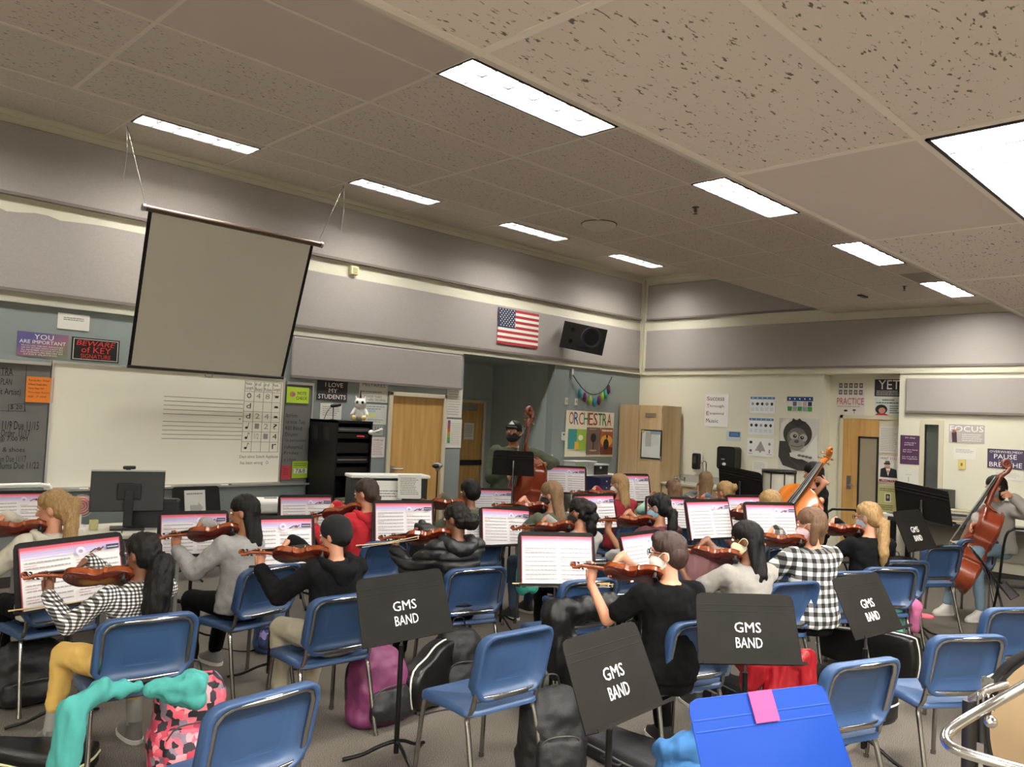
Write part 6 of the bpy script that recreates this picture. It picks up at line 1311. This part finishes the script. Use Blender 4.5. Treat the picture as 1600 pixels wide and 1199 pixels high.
# shelf with bins in front of ORCHESTRA board
a_, b_ = on_y(935, 744, 8.1), on_y(905, 770, 8.1)
xs0, xs1 = on_y(898, 742, 8.1).x, on_y(976, 742, 8.1).x; zc = on_y(940, 743, 8.1).z
t = thing('side_table', 'pale table with storage bins under the ORCHESTRA board', 'table', ((xs0+xs1)/2, 8.35, 0)); hw = (xs1-xs0)/2; MB().box((0, 0, zc-.02), (hw*2, .5, .04)).build('table_top', flat('cfc8b4', .5), t)
for sx in (-1, 1):
    for sy in (-1, 1): MB().box((sx*(hw-.03), sy*.21, zc/2-.02), (.05, .05, zc-.04)).build('leg', flat('cfc8b4', .5), t)
def bin_(x0, y0_, x1_, y1_, col, label, Y=8.2, name='storage_bin', trans=0, extra=None):
    p, q = on_y(x0, y0_, Y), on_y(x1_, y1_, Y); w_, h_ = q.x-p.x, p.z-q.z; t = thing(name, label, 'box', ((p.x+q.x)/2, Y+.12, zc)); h_ = max(.05, p.z-zc)
    MB().box((0, 0, h_/2), (w_, .24, h_)).build('tub', mat('bin_'+col, col, .35), t, bevel=.01); MB().box((0, 0, h_), (w_+.02, .26, .02)).build('lid', mat('bin_lid', 'c4c8c8', .4), t, bevel=.004); return t
bin_(899, 722, 918, 742, 'b4bcb4', 'clear bin with green contents on the table'); bin_(919, 722, 931, 742, 'a8aca8', 'clear grey bin in the middle of the table')
t = bin_(932, 727, 950, 742, '1a1a1c', 'black box with white corners on the table', Y=8.15); MB().ell((-.05, -.125, .12), (.03, .004, .02)).build('label_plate', wp, t)
tag(MB().box(on_y(900+8, 733, 8.19), (.1, .01, .12)).build('green_card', flat('9ac83a')), 'green card on the front of the clear bin', 'card')
p, q = on_y(905, 743, 8.0), on_y(943, 769, 8.0); t = thing('drawer_unit', 'small drawer unit, navy above teal drawers, below the bins', 'drawer unit', ((p.x+q.x)/2, 7.75, 0)); w_ = q.x-p.x; MB().box((0, 0, p.z/2), (w_+.02, .3, p.z)).build('frame', flat('1f2440', .4), t)
for r_ in range(3):
    for c_ in range(2): d_ = MB().box((-w_/4+c_*w_/2, -.155, p.z-.06-r_*.1), (w_/2-.02, .02, .08)).build('drawer', flat(('232a5c', '25305c', '1f5a68')[r_], .3), t); MB().ell((-w_/4+c_*w_/2, -.17, p.z-.06-r_*.1), (.012, .008, .01)).build('knob', wp, d_)
# drum on a stand by the far wall
p = at(1217, 752, 10.2); t = thing('concert_tom', 'white drum with black rim below the orangutan poster', 'drum', (p.x, p.y, 0)); r_ = 49/1250*10.2/2; zz0, zz1 = at(1217, 775, 10.2).z, at(1217, 737, 10.2).z
MB().lathe([(r_, zz0-.1), (r_, zz1)], n=32).build('shell', flat('c9c5b6', .3), t); MB().lathe([(.001, zz1+.012), (r_, zz1+.012)], n=32).build('head', flat('dcd8cc'), t); MB().lathe([(r_+.002, zz1-.02), (r_+.015, zz1-.02), (r_+.015, zz1+.02), (r_, zz1+.02)], n=32).build('rim', blackm, t)
for k in range(8): a_ = 2*PI*k/8; MB().tube([((r_+.012)*math.cos(a_), (r_+.012)*math.sin(a_), zz1), ((r_+.012)*math.cos(a_), (r_+.012)*math.sin(a_), zz0-.05)], .008, 6).build('tension_rod', hous, t)
MB().lathe([(r_+.002, zz0-.12), (r_+.015, zz0-.12), (r_+.015, zz0-.08), (r_, zz0-.08)], n=32).build('rim', blackm, t)
for k in range(3): a_ = 2*PI*k/3; MB().tube([(.05*math.cos(a_), .05*math.sin(a_), zz0-.1), (.3*math.cos(a_), .3*math.sin(a_), 0)], .012, 6).build('leg', steel, t)
p = at(1182, 752, 10.4); t = thing('hand_drum', 'small tan drum between black stand and white drum', 'drum', (p.x, p.y, 0)); zt = at(1182, 742, 10.4).z; MB().lathe([(.08, .5), (.10, zt-.15), (.09, zt)], n=20).build('shell', flat('b09468', .4), t); MB().lathe([(.001, zt+.004), (.09, zt+.004)], n=20).build('head', flat('d8c8a8'), t); MB().lathe([(.09, .5), (.15, 0)], n=12).build('stand', blackm, t)
# paper table on the right
xf = 11.2; t = thing('work_table', 'long table with black edge and papers along the far wall at right', 'table', ((xf+WB)/2, 2.0, 0)); hw = (WB-xf)/2; y1_ = 4.02; y0_ = -1.0; o_ = t.location; tz = .725
MB().b2((-hw, y0_-2, tz-.05), (hw-.05, y1_-2, tz)).build('table_top', flat('1d1b1a', .5), t, bevel=.004); MB().b2((-hw+.02, y0_-1.98, tz), (hw-.06, y1_-2.02, tz+.004)).build('surface', flat('8f8a80', .5), t)
for yy in (y0_-1.95, 1.2-2, y1_-2.06):
    for xx in (-hw+.05, hw-.08): MB().box((xx, yy, (tz-.05)/2), (.06, .06, tz-.05)).build('leg', blackm, t)
MB().b2((hw-.06, y0_-1.9, .25), (hw-.04, y1_-2.1, tz-.06)).build('back_panel', flat('a8a294', .6), t)
def tb(px, py, X=None): return on_x(px, py, X or (xf+.3))
p = tb(1463, 798); t = thing('paper_organizer', 'black letter tray tower with white papers on the table', 'organizer', (xf+.35, p.y, tz+.004)); zt = tb(1463, 765).z-tz
for s in (-1, 1): MB().box((0, s*.16, zt/2), (.3, .012, zt)).build('side', black, t)
MB().box((.14, 0, zt/2), (.012, .32, zt)).build('back', flat('3c4042'), t)
for k in range(6): MB().box((0, 0, .01+zt*k/6), (.3, .31, .006)).build('tray', black, t); 
for k in range(5): tag(MB().box((xf+.33, p.y+.005*k, tz+.026+zt*k/6), (.26, .28, .014)).build('paper_stack', flat('d8d6ce')), 'white papers in letter tray, level %s from the bottom' % ['one', 'two', 'three', 'four', 'five'][k], 'paper', 'papers in the letter tray')
p = tb(1500, 805); cols = ('c9b28a', '8a8a88', 'd8d4c8', '3a3a3c', 'c8c4b8', 'b0a888')
for k in range(6): tag(MB().box((xf+.3+.01*(k % 3), p.y-.02*(k % 2), tz+.018+.026*k), (.24, .36, .022), Matrix.Rotation(.06*k, 3, 'Z')).build('binder', flat(cols[k]), bevel=.003), ['tan', 'grey', 'white', 'black', 'cream', 'olive'][k]+' binder in the pile right of the letter tray', 'binder', 'binders piled on the table')
p = tb(1400, 806, xf+.2); t = thing('paper_pile', 'spread papers at the left end of the table', 'paper', (xf+.2, p.y-.0, tz+.004)); MB().box((0, 0, .01), (.25, .4, .02), Matrix.Rotation(.2, 3, 'Z')).build('sheets', flat('cfccc2'), t); MB().box((.02, -.05, .025), (.2, .28, .008), Matrix.Rotation(-.2, 3, 'Z')).build('folder', flat('4a5a88'), t)
# black folding chair behind the black sweater player
for (px, py, D, lb, rz_) in ((1306, 795, 8.6, 'black wire framed folding chair before the recess door', 30), (1597, 880, 7.6, 'black folding stool of the far right bass player', 20)):
    p = at(px, py, D); t = thing('folding_chair', lb, 'chair', (p.x, p.y, 0), heading_of(px)+R(rz_)); zt = min(1.0, at(px, 777 if px < 1400 else 825, D).z)
    for s in (-1, 1): MB().tube(smooth_path([(s*.2, .2, .01), (s*.2, 0, .42), (s*.19, -.12, zt-.1), (s*.13, -.15, zt)]), .012, 8).build('frame_tube', blackm, t); MB().tube([(s*.18, -.25, .01), (s*.18, .15, .44)], .012, 8).build('leg', blackm, t)
    MB().tube([(-.13, -.15, zt), (.13, -.15, zt)], .012, 8).build('top_rail', blackm, t); MB().box((0, 0, .45), (.38, .36, .025)).build('seat', black, t, bevel=.01)
# cables on the floor
for k, (pts, lb) in enumerate((([(90, 1000), (160, 1005), (230, 985), (200, 965)], 'black cable looping on carpet behind the gingham player'), ([(330, 1010), (385, 1018), (430, 1005)], 'thin cable on carpet under the grey hoodie player'), ([(655, 1118), (690, 1110), (720, 1108)], 'cable end beside the white rimmed case'))):
    tag(MB().tube(smooth_path([on_z(x, y, .006) for x, y in pts], 6), .005, 6).build('cable', black), lb, 'cable')
bake_all()
